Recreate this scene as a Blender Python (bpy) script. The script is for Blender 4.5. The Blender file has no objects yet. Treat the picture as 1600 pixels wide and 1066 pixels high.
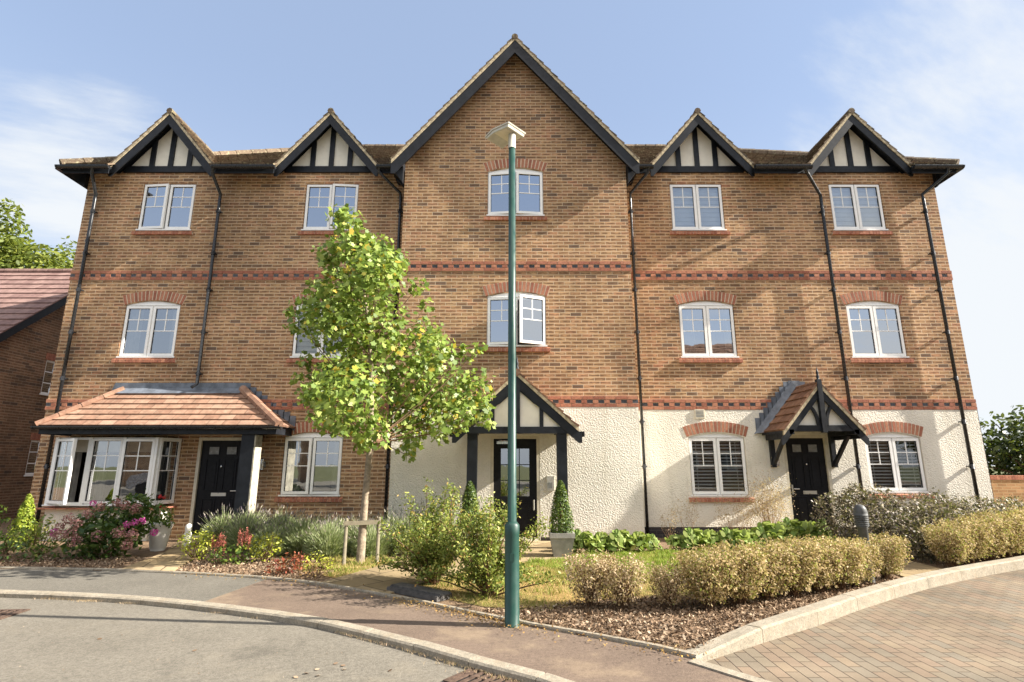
import bpy, math, random
import numpy as np
from mathutils import Vector, Matrix, Euler
R = math.radians
random.seed(7); rng = np.random.default_rng(7)
scn = bpy.context.scene
col = scn.collection

# ------------------------------------------------------------ camera, sky, sun, exposure
cd = bpy.data.cameras.new('camera'); cam = bpy.data.objects.new('camera', cd); col.objects.link(cam)
cam.location = (0, 0, 1.45); cam.rotation_euler = (R(90 + 12.74), 0, 0)
cd.sensor_width = 36; cd.lens = 19.1; cd.clip_end = 2000; cd.clip_start = 0.05
scn.camera = cam
scn.view_settings.view_transform = 'Standard'; scn.view_settings.look = 'None'
scn.view_settings.gamma = 1; scn.view_settings.exposure = 1.62
SUN_EL, SUN_OFF = 31.0, 6.0           # degrees above the horizon, degrees in front of the facade plane
se, so = R(SUN_EL), R(SUN_OFF)
sdir = Vector((math.cos(se)*math.cos(so), -math.cos(se)*math.sin(so), math.sin(se)))
ld = bpy.data.lights.new('sun', 'SUN'); ld.energy = 5.0; ld.angle = R(0.53); ld.color = (1, 0.93, 0.83)
lo = bpy.data.objects.new('sun', ld); col.objects.link(lo); lo.rotation_euler = sdir.to_track_quat('Z', 'Y').to_euler()
lo.location = (30, -5, 25)
world = bpy.data.worlds.new("World"); scn.world = world; world.use_nodes = True

# ------------------------------------------------------------ node helpers
class NT:
    def __init__(s, tree): s.t = tree
    def n(s, ty, **kw):
        o = s.t.nodes.new(ty)
        for k, v in kw.items():
            if k.startswith('i_'):
                key = k[2:]; key = int(key) if key.isdigit() else key.replace('_', ' ')
                s.set(o.inputs[key], v)
            else: setattr(o, k, v)
        return o
    def set(s, inp, v):
        if isinstance(v, bpy.types.NodeSocket): s.t.links.new(v, inp)
        elif hasattr(v, 'outputs'): s.t.links.new(v.outputs[0], inp)
        else:
            if inp.type == 'RGBA' and len(v) == 3: v = (*v, 1)
            inp.default_value = v
    def m(s, op, a, b=0.0, c=None, clamp=False):
        o = s.t.nodes.new('ShaderNodeMath'); o.operation = op; o.use_clamp = clamp
        s.set(o.inputs[0], a); s.set(o.inputs[1], b)
        if c is not None: s.set(o.inputs[2], c)
        return o.outputs[0]
    def mix(s, f, a, b, mode='MIX'):
        o = s.t.nodes.new('ShaderNodeMix'); o.data_type = 'RGBA'; o.blend_type = mode
        s.set(o.inputs[0], f); s.set(o.inputs[6], a); s.set(o.inputs[7], b); return o.outputs[2]
    def ramp(s, f, stops, interp='LINEAR'):
        o = s.t.nodes.new('ShaderNodeValToRGB'); r = o.color_ramp; r.interpolation = interp
        while len(r.elements) < len(stops): r.elements.new(0.5)
        for e, (p, c) in zip(r.elements, stops): e.position = p; e.color = (*c, 1) if len(c) == 3 else c
        s.set(o.inputs[0], f); return o.outputs[0]
    def rng(s, v, a, b, c=0.0, d=1.0, smooth=True):
        o = s.t.nodes.new('ShaderNodeMapRange'); o.interpolation_type = 'SMOOTHSTEP' if smooth else 'LINEAR'
        s.set(o.inputs[0], v)
        for i, x in enumerate((a, b, c, d)): s.set(o.inputs[i+1], x)
        return o.outputs[0]
    def noise(s, vec, scale, detail=3, rough=.55):
        o = s.t.nodes.new('ShaderNodeTexNoise'); s.set(o.inputs['Scale'], scale); s.set(o.inputs['Detail'], detail); s.set(o.inputs['Roughness'], rough)
        if vec is not None: s.set(o.inputs['Vector'], vec)
        return o.outputs[0]
    def xyz(s, x, y, z=0.0):
        o = s.t.nodes.new('ShaderNodeCombineXYZ')
        for i, v in enumerate((x, y, z)): s.set(o.inputs[i], v)
        return o.outputs[0]
def mat(name):
    m = bpy.data.materials.new(name); m.use_nodes = True; m.node_tree.nodes.clear()
    g = NT(m.node_tree); out = g.n('ShaderNodeOutputMaterial'); return m, g, out
def bsdf(g, out, colr, rough=.8, spec=.3, bump=None, bs=.5, bd=.01, metal=0):
    b = g.n('ShaderNodeBsdfPrincipled'); g.set(b.inputs['Base Color'], colr); g.set(b.inputs['Roughness'], rough)
    g.set(b.inputs['Specular IOR Level'], spec); g.set(b.inputs['Metallic'], metal)
    if bump is not None:
        k = g.n('ShaderNodeBump'); k.inputs['Strength'].default_value = bs; k.inputs['Distance'].default_value = bd
        g.set(k.inputs['Height'], bump); g.set(b.inputs['Normal'], k)
    g.set(out.inputs[0], b); return b

# ------------------------------------------------------------ sky
g = NT(world.node_tree); world.node_tree.nodes.clear()
wo = g.n('ShaderNodeOutputWorld'); bg = g.n('ShaderNodeBackground'); bg.inputs[1].default_value = 0.15
sky = g.n('ShaderNodeTexSky', sky_type='NISHITA'); sky.sun_disc = False
sky.sun_elevation = se; sky.sun_rotation = math.atan2(sdir.x, sdir.y); sky.air_density = 1.0; sky.dust_density = 1.0; sky.ozone_density = 1.6
tc = g.n('ShaderNodeTexCoord'); sp = g.n('ShaderNodeSeparateXYZ'); g.set(sp.inputs[0], tc.outputs['Generated'])
dx, dy, dz = sp.outputs
zz = g.m('ADD', g.m('MAXIMUM', dz, 0.0), .22)
px = g.m('DIVIDE', dx, zz); py = g.m('DIVIDE', dy, zz)
v1 = g.xyz(g.m('ADD', g.m('MULTIPLY', px, .9), g.m('MULTIPLY', py, .35)), g.m('ADD', g.m('MULTIPLY', py, 2.2), g.m('MULTIPLY', px, -1.0)), 3.7)
n1 = g.noise(v1, 1.1, 8, .62); n2 = g.noise(v1, 0.45, 3, .5)
side = g.rng(g.m('SUBTRACT', dx, g.m('MULTIPLY', dz, .75)), -0.15, 0.72)
def blob(cx_, cy_, cz_, r0, r1):
    d_ = g.n('ShaderNodeVectorMath', operation='DOT_PRODUCT'); g.set(d_.inputs[0], tc.outputs['Generated']); d_.inputs[1].default_value = (cx_, cy_, cz_)
    return g.rng(d_.outputs['Value'], math.cos(R(r0)), math.cos(R(r1)))
side = g.m('ADD', side, g.m('ADD', g.m('MULTIPLY', blob(-.60, .66, .44, 15, 2), .75), g.m('MULTIPLY', blob(.66, .66, .40, 22, 3), .35)))
thr = g.m('SUBTRACT', g.m('ADD', n1, g.m('MULTIPLY', n2, .6)), g.m('SUBTRACT', .93, g.m('MULTIPLY', side, .42)))
cl = g.m('MULTIPLY', g.rng(thr, 0.0, .30), .95)
horiz = g.rng(dz, 0.0, .6, .6, 0.0)
fac = g.m('MINIMUM', g.m('ADD', cl, g.m('MULTIPLY', horiz, g.m('SUBTRACT', 1.0, cl))), 1.0)
base = g.mix(.80, sky, (.86, 1.07, 1.48))
skc = g.mix(fac, base, (1.98, 2.06, 2.14))
back_fill = g.m('MULTIPLY', g.rng(g.m('MULTIPLY', dy, -1.0), -.1, .35), g.rng(dz, .50, .68))       # unseen cloud bank added overhead behind the viewer to brighten the shaded walls
skc = g.mix(g.m('MULTIPLY', back_fill, g.rng(n1, .30, .5, .6, 1.0)), skc, (4.3, 4.05, 3.8))
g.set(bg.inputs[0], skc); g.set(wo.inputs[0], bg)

# ------------------------------------------------------------ mesh helpers
class MB:
    def __init__(s): s.v = []; s.f = []; s.mi = []; s.uv = []
    def face(s, pts, mi=0, uv=None):
        i = len(s.v); s.v += [tuple(p) for p in pts]; s.f.append(tuple(range(i, i+len(pts)))); s.mi.append(mi)
        s.uv.append(uv if uv else [(p[0]+p[1], p[2]) for p in pts])
    def box(s, x0, x1, y0, y1, z0, z1, mi=0, M=None):
        P = [Vector((x, y, z)) for z in (z0, z1) for y in (y0, y1) for x in (x0, x1)]
        if M is not None: P = [M @ p for p in P]
        for q in ((0,1,5,4), (3,2,6,7), (1,3,7,5), (2,0,4,6), (4,5,7,6), (1,0,2,3)): s.face([P[k] for k in q], mi)
        return s
    def prism(s, poly, y0, y1, mi=0, M=None):           # poly in (x, z), extruded in y
        A = [Vector((x, y0, z)) for x, z in poly]; B = [Vector((x, y1, z)) for x, z in poly]
        if M is not None: A = [M @ p for p in A]; B = [M @ p for p in B]
        s.face(A, mi); s.face(B[::-1], mi); n = len(poly)
        for k in range(n): s.face([A[k], B[k], B[(k+1) % n], A[(k+1) % n]], mi)
        return s
    def slab(s, poly, z0, z1, mi=0):                    # poly in (x, y)
        A = [Vector((x, y, z1)) for x, y in poly]; B = [Vector((x, y, z0)) for x, y in poly]; n = len(poly)
        s.face(A, mi, [(p.x, p.y) for p in A])
        for k in range(n): s.face([A[k], B[k], B[(k+1) % n], A[(k+1) % n]], mi)
        return s
    def beam(s, p0, p1, w, h, up=(0, 0, 1), mi=0):
        p0, p1 = Vector(p0), Vector(p1); d = (p1-p0).normalized(); sd = d.cross(Vector(up)).normalized(); u = sd.cross(d)
        P = [p + sd*a*w/2 + u*b*h/2 for p in (p0, p1) for a, b in ((-1,-1), (1,-1), (1,1), (-1,1))]
        for q in ((0,1,2,3), (7,6,5,4), (0,4,5,1), (1,5,6,2), (2,6,7,3), (3,7,4,0)): s.face([P[k] for k in q], mi)
        return s
    def tube(s, pts, r, n=8, mi=0, cap=True):
        pts = [Vector(p) for p in pts]; rs = r if isinstance(r, (list, tuple)) else [r]*len(pts); rings = []
        for i, p in enumerate(pts):
            d = (pts[min(i+1, len(pts)-1)] - pts[max(i-1, 0)]).normalized()
            a = d.cross(Vector((0, 1, 0)) if abs(d.y) < .8 else Vector((1, 0, 0))).normalized(); b = d.cross(a)
            i0 = len(s.v); s.v += [tuple(p + (a*math.cos(2*math.pi*k/n) + b*math.sin(2*math.pi*k/n))*rs[i]) for k in range(n)]; rings.append(i0)
        for i in range(len(pts)-1):
            for k in range(n):
                q = (rings[i]+k, rings[i]+(k+1) % n, rings[i+1]+(k+1) % n, rings[i+1]+k); s.f.append(q); s.mi.append(mi)
                s.uv.append([(s.v[j][0]+s.v[j][1], s.v[j][2]) for j in q])
        if cap:
            for r0 in (rings[0], rings[-1]):
                q = tuple(range(r0, r0+n)); s.f.append(q); s.mi.append(mi); s.uv.append([(0, 0)]*n)
        return s
    def lathe(s, prof, c=(0, 0, 0), n=20, mi=0):        # prof [(r, z)]
        return s.tube([(c[0], c[1], c[2]+z + i*1e-6) for i, (r, z) in enumerate(prof)], [max(r, .0005) for r, z in prof], n, mi)
    def build(s, name, mats, parent=None, smooth=False, **tags):
        me = bpy.data.meshes.new(name); me.from_pydata(s.v, [], s.f)
        if not isinstance(mats, (list, tuple)): mats = [mats]
        for m_ in mats: me.materials.append(m_)
        me.polygons.foreach_set('material_index', s.mi)
        uvl = me.uv_layers.new(name='uv'); uvl.data.foreach_set('uv', [c for f in s.uv for p in f for c in p])
        if smooth: me.polygons.foreach_set('use_smooth', [True]*len(s.f))
        me.update(); return link(name, me, parent, **tags)
LOC = {}
def link(name, me, parent=None, label=None, cat=None, group=None, kind=None):
    o = bpy.data.objects.new(name, me); col.objects.link(o)
    if parent is not None:
        o.parent = parent; l = LOC.get(parent, None)
        if l is not None: o.matrix_parent_inverse = Matrix.Translation(-Vector(l))
    tag(o, label, cat, group, kind); return o
def tag(o, label=None, cat=None, group=None, kind=None):
    if label: o['label'] = label
    if cat: o['category'] = cat
    if group: o['group'] = group
    if kind: o['kind'] = kind
    return o
def thing(name, loc, label, cat, group=None):
    o = bpy.data.objects.new(name, None); col.objects.link(o); o.location = loc; o.empty_display_size = .2
    LOC[o] = loc; return tag(o, label, cat, group)
def copy_tree(o, parent=None):
    c = o.copy(); col.objects.link(c)
    if parent is not None: c.parent = parent
    for ch in list(o.children): copy_tree(ch, c)
    return c

# ------------------------------------------------------------ materials
def brick_mat(name, pal, mortar=(.62,.51,.36), smear=.92, bw=.225, bh=.075, uvm=False, bumps=.9, wear=(.75,1.15), mw=.0062):
    m, g, out = mat(name)
    if uvm: tcn = g.n('ShaderNodeTexCoord').outputs['UV']
    else: tcn = g.n('ShaderNodeTexCoord').outputs['Object']
    sp = g.n('ShaderNodeSeparateXYZ'); g.set(sp.inputs[0], tcn); x, y, z = sp.outputs
    if uvm: u, v = x, y
    else: u, v = g.m('ADD', x, y), z
    vv = g.m('DIVIDE', v, bh); row = g.m('FLOOR', vv)
    uu = g.m('ADD', g.m('DIVIDE', u, bw), g.m('MULTIPLY', row, .5)); cl_ = g.m('FLOOR', uu)
    fu = g.m('FRACT', uu); fv = g.m('FRACT', vv)
    mu = g.m('MULTIPLY', g.m('MINIMUM', fu, g.m('SUBTRACT', 1.0, fu)), bw); mv = g.m('MULTIPLY', g.m('MINIMUM', fv, g.m('SUBTRACT', 1.0, fv)), bh)
    wob = g.m('MULTIPLY', g.m('SUBTRACT', g.noise(tcn, 60, 2), .5), .004)
    d = g.m('ADD', g.m('MINIMUM', mu, mv), wob); mask = g.rng(d, mw*.55, mw)
    wn = g.n('ShaderNodeTexWhiteNoise', noise_dimensions='3D'); g.set(wn.inputs['Vector'], g.xyz(cl_, row, 1.3))
    c = g.ramp(wn.outputs['Value'], pal)
    nz = g.noise(g.xyz(g.m('MULTIPLY', u, 7.5), g.m('MULTIPLY', v, 30), g.m('MULTIPLY', wn.outputs['Value'], 20)), 1.0, 4, .6)
    sm = g.m('MULTIPLY', g.m('MULTIPLY', g.rng(mv, .008, .028), g.rng(nz, .30, .60)), smear)
    c = g.mix(sm, c, (.15, .088, .055))
    c = g.mix(g.m('MULTIPLY', g.rng(g.noise(tcn, 90, 2), .55, .8), .35), c, (.42, .33, .22))
    big = g.rng(g.noise(tcn, .55, 4), .3, .7, wear[0], wear[1])
    st = g.rng(g.noise(g.xyz(g.m('MULTIPLY', u, 1.7), g.m('MULTIPLY', v, .28), 4.0), 1.0, 5, .6), .35, .68, 1.06, .86)
    big = g.m('MULTIPLY', big, st)
    c = g.mix(mask, mortar, c); c = g.mix(1.0, c, g.xyz(big, big, big), 'MULTIPLY')
    h = g.m('ADD', g.m('MULTIPLY', mask, .8), g.m('MULTIPLY', g.noise(tcn, 140, 3), .35))
    bsdf(g, out, c, .9, .15, h, bumps, .006); return m
BR = [(0, (.18,.13,.10)), (.05, (.26,.165,.105)), (.10, (.44,.254,.135)), (.35, (.53,.312,.158)), (.6, (.60,.375,.195)), (.8, (.57,.30,.163)), (.93, (.62,.40,.22)), (1, (.57,.27,.15))]
M = {}
M['brick'] = brick_mat('brown_brick', BR)
BR2 = [(0, (.10,.08,.07)), (.2, (.28,.17,.10)), (.6, (.38,.22,.13)), (.85, (.32,.18,.11)), (1, (.44,.27,.16))]
M['brick2'] = brick_mat('dark_brick', BR2, mortar=(.38,.29,.2))
M['plinth'] = brick_mat('plinth_brick', [(0, (.035,.037,.045)), (1, (.075,.075,.085))], mortar=(.16,.14,.12), smear=.2)
M['gwall'] = brick_mat('garden_wall_brick', [(0, (.32,.19,.09)), (.5, (.42,.25,.12)), (1, (.5,.3,.15))], mortar=(.45,.35,.2), smear=.35)
M['paving'] = brick_mat('block_paving', [(0, (.16,.138,.105)), (.3, (.175,.140,.10)), (.6, (.188,.140,.10)), (.85, (.20,.158,.108)), (1, (.165,.142,.108))], mortar=(.06,.045,.035), smear=.0, bw=.21, bh=.105, uvm=True, bumps=.7, wear=(.75,1.25), mw=.0055)
def simple(name, c, rough=.6, spec=.4, var=.12, sc=8, bump=0, bsc=60, bd=.004, metal=0):
    m, g, out = mat(name); t = g.n('ShaderNodeTexCoord').outputs['Object']
    f = g.rng(g.noise(t, sc, 5, .6), .3, .7, 1-var, 1+var)
    cc = g.mix(1.0, c, g.xyz(f, f, f), 'MULTIPLY')
    rr = g.rng(g.noise(t, sc*2.3, 3), .3, .7, max(rough-.1, .02), min(rough+.1, 1))
    bsdf(g, out, cc, rr, spec, g.noise(t, bsc, 4) if bump else None, bump, bd, metal); return m
def island(name, stops, rough=.8, spec=.2, bump=.4, bsc=80, interp='LINEAR'):
    m, g, out = mat(name); t = g.n('ShaderNodeTexCoord').outputs['Object']; ge = g.n('ShaderNodeNewGeometry')
    c = g.ramp(ge.outputs['Random Per Island'], stops, interp)
    f = g.rng(g.noise(t, 25, 4), .3, .7, .82, 1.15); c = g.mix(1.0, c, g.xyz(f, f, f), 'MULTIPLY')
    bsdf(g, out, c, rough, spec, g.noise(t, bsc, 4), bump, .004); return m
M['red'] = island('red_brick', [(0, (.29,.115,.075)), (.5, (.39,.16,.10)), (1, (.47,.22,.135))])
M['mortar'] = simple('mortar', (.62,.52,.39), .9, .1, .1, 20, .3)
M['blue'] = island('blue_brick', [(0, (.06,.065,.075)), (1, (.11,.115,.13))])
M['upvc'] = simple('white_plastic', (.92,.91,.88), .35, .5, .03, 5)
M['cream'] = simple('cream_paint', (.66,.60,.47), .6, .3, .10, 9, .2, 120)
M['black'] = simple('black_timber', (.011,.013,.017), .5, .3, .3, 6, .25, 90)
M['blkpl'] = simple('black_plastic', (.016,.017,.019), .28, .5, .2, 10)
M['door'] = simple('black_door_paint', (.010,.010,.012), .5, .2, .25, 14, .35, 70, .003)
M['steel'] = simple('brushed_steel', (.62,.61,.58), .25, .5, .06, 12, metal=.9)
M['lead'] = simple('lead_flashing', (.13,.15,.18), .5, .5, .3, 7, .3, 30)
M['verge'] = simple('verge_mortar', (.48,.40,.27), .95, .1, .4, 14, .8, 60, .01)
M['panel'] = simple('white_panel', (.86,.81,.69), .7, .2, .05, 5, .15, 60)
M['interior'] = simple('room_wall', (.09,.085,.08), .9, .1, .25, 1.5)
M['curtain'] = simple('curtain_cloth', (.42,.40,.36), .9, .1, .2, 4)
M['blindw'] = simple('white_blind', (.90,.90,.88), .7, .2, .04, 4)
M['blindc'] = simple('cream_blind', (.68,.62,.5), .8, .2, .08, 4)
M['blindd'] = simple('venetian_slats', (.88,.87,.84), .5, .4, .1, 4)
M['letter'] = simple('letterbox_metal', (.66,.63,.56), .35, .5, .05, 4, metal=.6)
M['frost'] = simple('frosted_glass', (.22,.23,.23), .2, .8, .2, 9)
# roughcast render
m, g, out = mat('roughcast_render'); t = g.n('ShaderNodeTexCoord').outputs['Object']
vor = g.n('ShaderNodeTexVoronoi', feature='SMOOTH_F1'); g.set(vor.inputs['Vector'], t); vor.inputs['Scale'].default_value = 38; vor.inputs['Smoothness'].default_value = .6
wv = g.noise(t, 34, 5, .65); hh = g.m('ADD', g.m('MULTIPLY', vor.outputs['Distance'], -.8), g.m('MULTIPLY', wv, 1.3))
f = g.rng(g.noise(t, 1.1, 4), .3, .7, .9, 1.06); c = g.mix(1.0, (.82,.77,.66), g.xyz(f, f, f), 'MULTIPLY')
spz = g.n('ShaderNodeSeparateXYZ'); g.set(spz.inputs[0], t)
dirt = g.m('MULTIPLY', g.rng(g.m('ADD', spz.outputs[2], g.m('MULTIPLY', g.noise(t, 6, 4), .35)), .18, .55, 1, 0), .35)
c = g.mix(dirt, c, (.40,.34,.24))
spx = g.m('ADD', spz.outputs[0], spz.outputs[1])
stk = g.m('MULTIPLY', g.rng(g.noise(g.xyz(g.m('MULTIPLY', spx, 3.2), g.m('MULTIPLY', spz.outputs[2], .5), 2.0), 1.0, 6, .65), .50, .72), .32); c = g.mix(stk, c, (.50,.45,.33))
bsdf(g, out, c, .95, .1, hh, .8, .015); M['render'] = m
def glass(name, fac=.42, tint=(.93,.96,1)):
    m, g, out = mat(name); tr = g.n('ShaderNodeBsdfTransparent'); gl = g.n('ShaderNodeBsdfGlossy'); gl.inputs['Roughness'].default_value = .015
    t = g.n('ShaderNodeTexCoord').outputs['Object']; bp = g.n('ShaderNodeBump'); bp.inputs['Strength'].default_value = .05; bp.inputs['Distance'].default_value = .02
    g.set(bp.inputs['Height'], g.noise(t, 2.2, 2)); g.set(gl.inputs['Normal'], bp)
    gl.inputs['Color'].default_value = (*tint, 1); tr.inputs['Color'].default_value = (.85,.88,.87,1)
    mx = g.n('ShaderNodeMixShader'); lw = g.n('ShaderNodeFresnel'); lw.inputs[0].default_value = 1.5
    g.set(mx.inputs[0], g.m('ADD', g.m('MULTIPLY', lw.outputs[0], .8), fac-.03, clamp=True)); g.set(mx.inputs[1], tr); g.set(mx.inputs[2], gl); g.set(out.inputs[0], mx); return m
M['glass'] = glass('window_glass', .54); M['glasslow'] = glass('ground_window_glass', .38); M['glassclear'] = glass('clear_window_glass', .14); M['glassmid'] = glass('mid_window_glass', .30)
def tile_mat(name, pal, moss=.0, mosc=(.35,.32,.2), joint=.3):
    m, g, out = mat(name); t = g.n('ShaderNodeTexCoord'); ob = t.outputs['Object']
    sp = g.n('ShaderNodeSeparateXYZ'); g.set(sp.inputs[0], t.outputs['UV']); u, v, _ = sp.outputs
    row = g.m('FLOOR', g.m('ADD', v, .01)); uu = g.m('ADD', u, g.m('MULTIPLY', row, .5)); cl_ = g.m('FLOOR', uu); fu = g.m('FRACT', uu)
    wn = g.n('ShaderNodeTexWhiteNoise', noise_dimensions='3D'); g.set(wn.inputs['Vector'], g.xyz(cl_, row, 2.2))
    c = g.ramp(wn.outputs['Value'], pal); e = g.m('MINIMUM', fu, g.m('SUBTRACT', 1.0, fu))
    j = g.rng(e, .015, .05, joint, 1.0)
    f = g.m('MULTIPLY', g.rng(g.noise(ob, 9, 5), .3, .7, .8, 1.15), j); c = g.mix(1.0, c, g.xyz(f, f, f), 'MULTIPLY')
    c = g.mix(g.m('MULTIPLY', g.rng(g.noise(ob, 16, 6, .7), .52, .66), moss), c, mosc)
    bsdf(g, out, c, .85, .2, g.m('ADD', g.noise(ob, 70, 4), e), .5, .006); return m
M['tile'] = tile_mat('weathered_tile', [(0, (.11,.08,.055)), (.5, (.15,.11,.075)), (1, (.20,.145,.10))], .85)
M['terra'] = tile_mat('terracotta_tile', [(0, (.25,.14,.095)), (.5, (.31,.185,.125)), (1, (.37,.235,.165))], .3, (.40,.34,.25), .62)
M['ptile'] = tile_mat('porch_tile', [(0, (.16,.085,.055)), (1, (.26,.145,.09))], .3, (.36,.3,.2), .5)
M['ntile'] = tile_mat('pinkish_tile', [(0, (.20,.12,.105)), (1, (.28,.18,.155))], .1, (.4,.33,.28), .8)

# ------------------------------------------------------------ shape builders
def lerp(a, b, t): return a + (b-a)*t
def slope(mb, E0, E1, T0, T1, n, th=.03, tw=.25, mi=0):
    E0, E1, T0, T1 = map(Vector, (E0, E1, T0, T1))
    N = (E1-E0).cross(T0-E0)
    if N.length < 1e-6: N = (T1-T0).cross(T0-E0)
    N.normalize()
    if N.z < 0: N = -N
    ax = (T1-T0 if (T1-T0).length > (E1-E0).length else E1-E0).normalized()
    for k in range(n):
        a, b = k/n, (k+1)/n
        L0, R0, L1, R1 = lerp(E0, T0, a), lerp(E1, T1, a), lerp(E0, T0, b), lerp(E1, T1, b)
        q = [L0+N*th, R0+N*th, R1+N*.004, L1+N*.004]
        mb.face(q, mi, [((p-E0).dot(ax)/tw, k+(.02 if i < 2 else .98)) for i, p in enumerate(q)])
        q = [L0-N*.012, R0-N*.012, R0+N*th, L0+N*th]; mb.face(q, mi, [((p-E0).dot(ax)/tw, k+.5) for p in q])
        for A, B in ((L0, L1), (R0, R1)): mb.face([A-N*.012, A+N*th, B+N*.004, B-N*.012], mi, [((A-E0).dot(ax)/tw+.5, k+.5)]*4)
def ridge_tiles(mb, a, b, r=.07, n=8, mi=0):
    a, b = Vector(a), Vector(b)
    for k in range(n):
        p, q = lerp(a, b, k/n), lerp(a, b, (k+.97)/n)
        i0 = len(mb.uv); mb.tube([p, q], [r*1.04, r*.96], 8, mi)
        for j in range(i0, len(mb.uv)): mb.uv[j] = [(k*1.0+.5, .5)]*len(mb.uv[j])
def wall(mb, x0, x1, zb, ztop, Y, holes, mi=0, reveal=.12, axis='x', rm=None):
    P = (lambda a, z, d=0: (a, Y+d, z)) if axis == 'x' else (lambda a, z, d=0: (Y+d, a, z))
    zt = ztop if callable(ztop) else (lambda x: ztop)
    cuts = {x0, x1}
    for h in holes:
        n = 12 if h[4] else 1
        for k in range(n+1): cuts.add(round(lerp(h[0], h[1], k/n), 5))
    if callable(ztop):
        for x in zt.breaks: cuts.add(x)
    cuts = sorted(c for c in cuts if x0-1e-6 <= c <= x1+1e-6)
    top = lambda h, x: h[3] + h[4]*(1-(2*(x-h[0])/(h[1]-h[0])-1)**2)
    for a, b in zip(cuts, cuts[1:]):
        hs = sorted([h for h in holes if h[0] <= a+1e-4 and h[1] >= b-1e-4], key=lambda h: h[2])
        za, zb_ = zb, zb
        for h in hs:
            mb.face([P(a, za), P(b, zb_), P(b, h[2]), P(a, h[2])], mi)
            za, zb_ = top(h, a), top(h, b)
            mb.face([P(a, za), P(b, zb_), P(b, zb_, reveal), P(a, za, reveal)], mi)
            mb.face([P(a, h[2]), P(b, h[2]), P(b, h[2], reveal), P(a, h[2], reveal)], mi)
        mb.face([P(a, za), P(b, zb_), P(b, zt(b)), P(a, zt(a))], mi)
    for h in holes:
        for x in (h[0], h[1]): mb.face([P(x, h[2]), P(x, h[3]), P(x, h[3], reveal), P(x, h[2], reveal)], mi)

def arch(par, x0, x1, z, rise, Y, n=17, h=.215, proud=.006):
    mb = MB(); w = x1-x0; cx = (x0+x1)/2; Rr = (w*w/4 + rise*rise)/(2*rise); cz = z+rise-Rr; a0 = math.asin(w/2/Rr)*1.03
    mb2 = MB()
    for k in range(n):
        a = lerp(-a0, a0, (k+.14)/n); b = lerp(-a0, a0, (k+.86)/n)
        pr = [(cx+r*math.sin(t), cz+r*math.cos(t)) for r, t in ((Rr, a), (Rr+h, a), (Rr+h, b), (Rr, b))]
        mb.prism(pr, Y-proud-random.random()*.003, Y+.02, 0)
    pr = [(cx+Rr*math.sin(t), cz+Rr*math.cos(t)) for t in np.linspace(-a0, a0, 13)] + [(cx+(Rr+h)*math.sin(t), cz+(Rr+h)*math.cos(t)) for t in np.linspace(a0, -a0, 13)]
    for k in range(12): mb.prism([pr[k], pr[25-k], pr[24-k], pr[k+1]], Y-.002, Y+.02, 1)
    mb.build('arch', [M['red'], M['mortar']], par)
def brick_sill(par, x0, x1, z, Y, hh=.105, proj=.055):
    mb = MB(); n = max(4, round((x1-x0)/.075)); s = (x1-x0)/n
    for k in range(n):
        a, b = x0+k*s+.004, x0+(k+1)*s-.004; j = random.random()*.003
        P = [(Y+.03, z), (Y-proj-j, z-.035), (Y-proj-j, z-hh), (Y+.03, z-hh)]
        A = [Vector((a, y, q)) for y, q in P]; B = [Vector((b, y, q)) for y, q in P]
        mb.face(A); mb.face(B[::-1])
        for q in range(4): mb.face([A[q], B[q], B[(q+1) % 4], A[(q+1) % 4]])
    mb.box(x0+.002, x1-.002, Y-proj+.006, Y+.02, z-hh+.004, z-.04, 1)
    mb.build('sill', [M['red'], M['mortar']], par)
def sash_mesh(w, h, fw=.052, bars=True):
    mb = MB(); d = .03
    mb.box(0, fw, -d, .02, 0, h).box(w-fw, w, -d, .02, 0, h).box(fw, w-fw, -d, .02, 0, fw).box(fw, w-fw, -d, .02, h-fw, h)
    mb.box(fw, fw+.008, -.012, .012, fw, h-fw, 1).box(w-fw-.008, w-fw, -.012, .012, fw, h-fw, 1)
    mb.box(fw+.008, w-fw-.008, -.012, .012, fw, fw+.008, 1).box(fw+.008, w-fw-.008, -.012, .012, h-fw-.008, h-fw, 1)
    if bars:
        H = h-2*fw
        for q in (.5, .75): mb.box(fw+.009, w-fw-.009, -.009, .002, fw+H*q-.009, fw+H*q+.009)
        mb.box(w/2-.009, w/2+.009, -.0075, .0035, fw+H*.5+.0095, fw+H*.75-.0095).box(w/2-.009, w/2+.009, -.0075, .0035, fw+H*.75+.0095, h-fw-.009)
    return mb
def put(name, mb, mats, par, Mx):
    mb.v = [tuple(Mx @ Vector(p)) for p in mb.v]; return mb.build(name, mats, par)
def sash(par, x0, z0, w, h, Y, ang=0, hinge='L', gl='glass', fw=.052):
    if hinge == 'L': Mx = Matrix.Translation((x0, Y, z0)) @ Matrix.Rotation(-R(ang), 4, 'Z')
    else: Mx = Matrix.Translation((x0+w, Y, z0)) @ Matrix.Rotation(R(ang), 4, 'Z') @ Matrix.Translation((-w, 0, 0))
    put('sash', sash_mesh(w, h, fw), [M['upvc'], M['blkpl']], par, Mx)
    mb = MB(); mb.face([(fw, 0, fw), (w-fw, 0, fw), (w-fw, 0, h-fw), (fw, 0, h-fw)]); put('pane', mb, M[gl], par, Mx)
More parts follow.
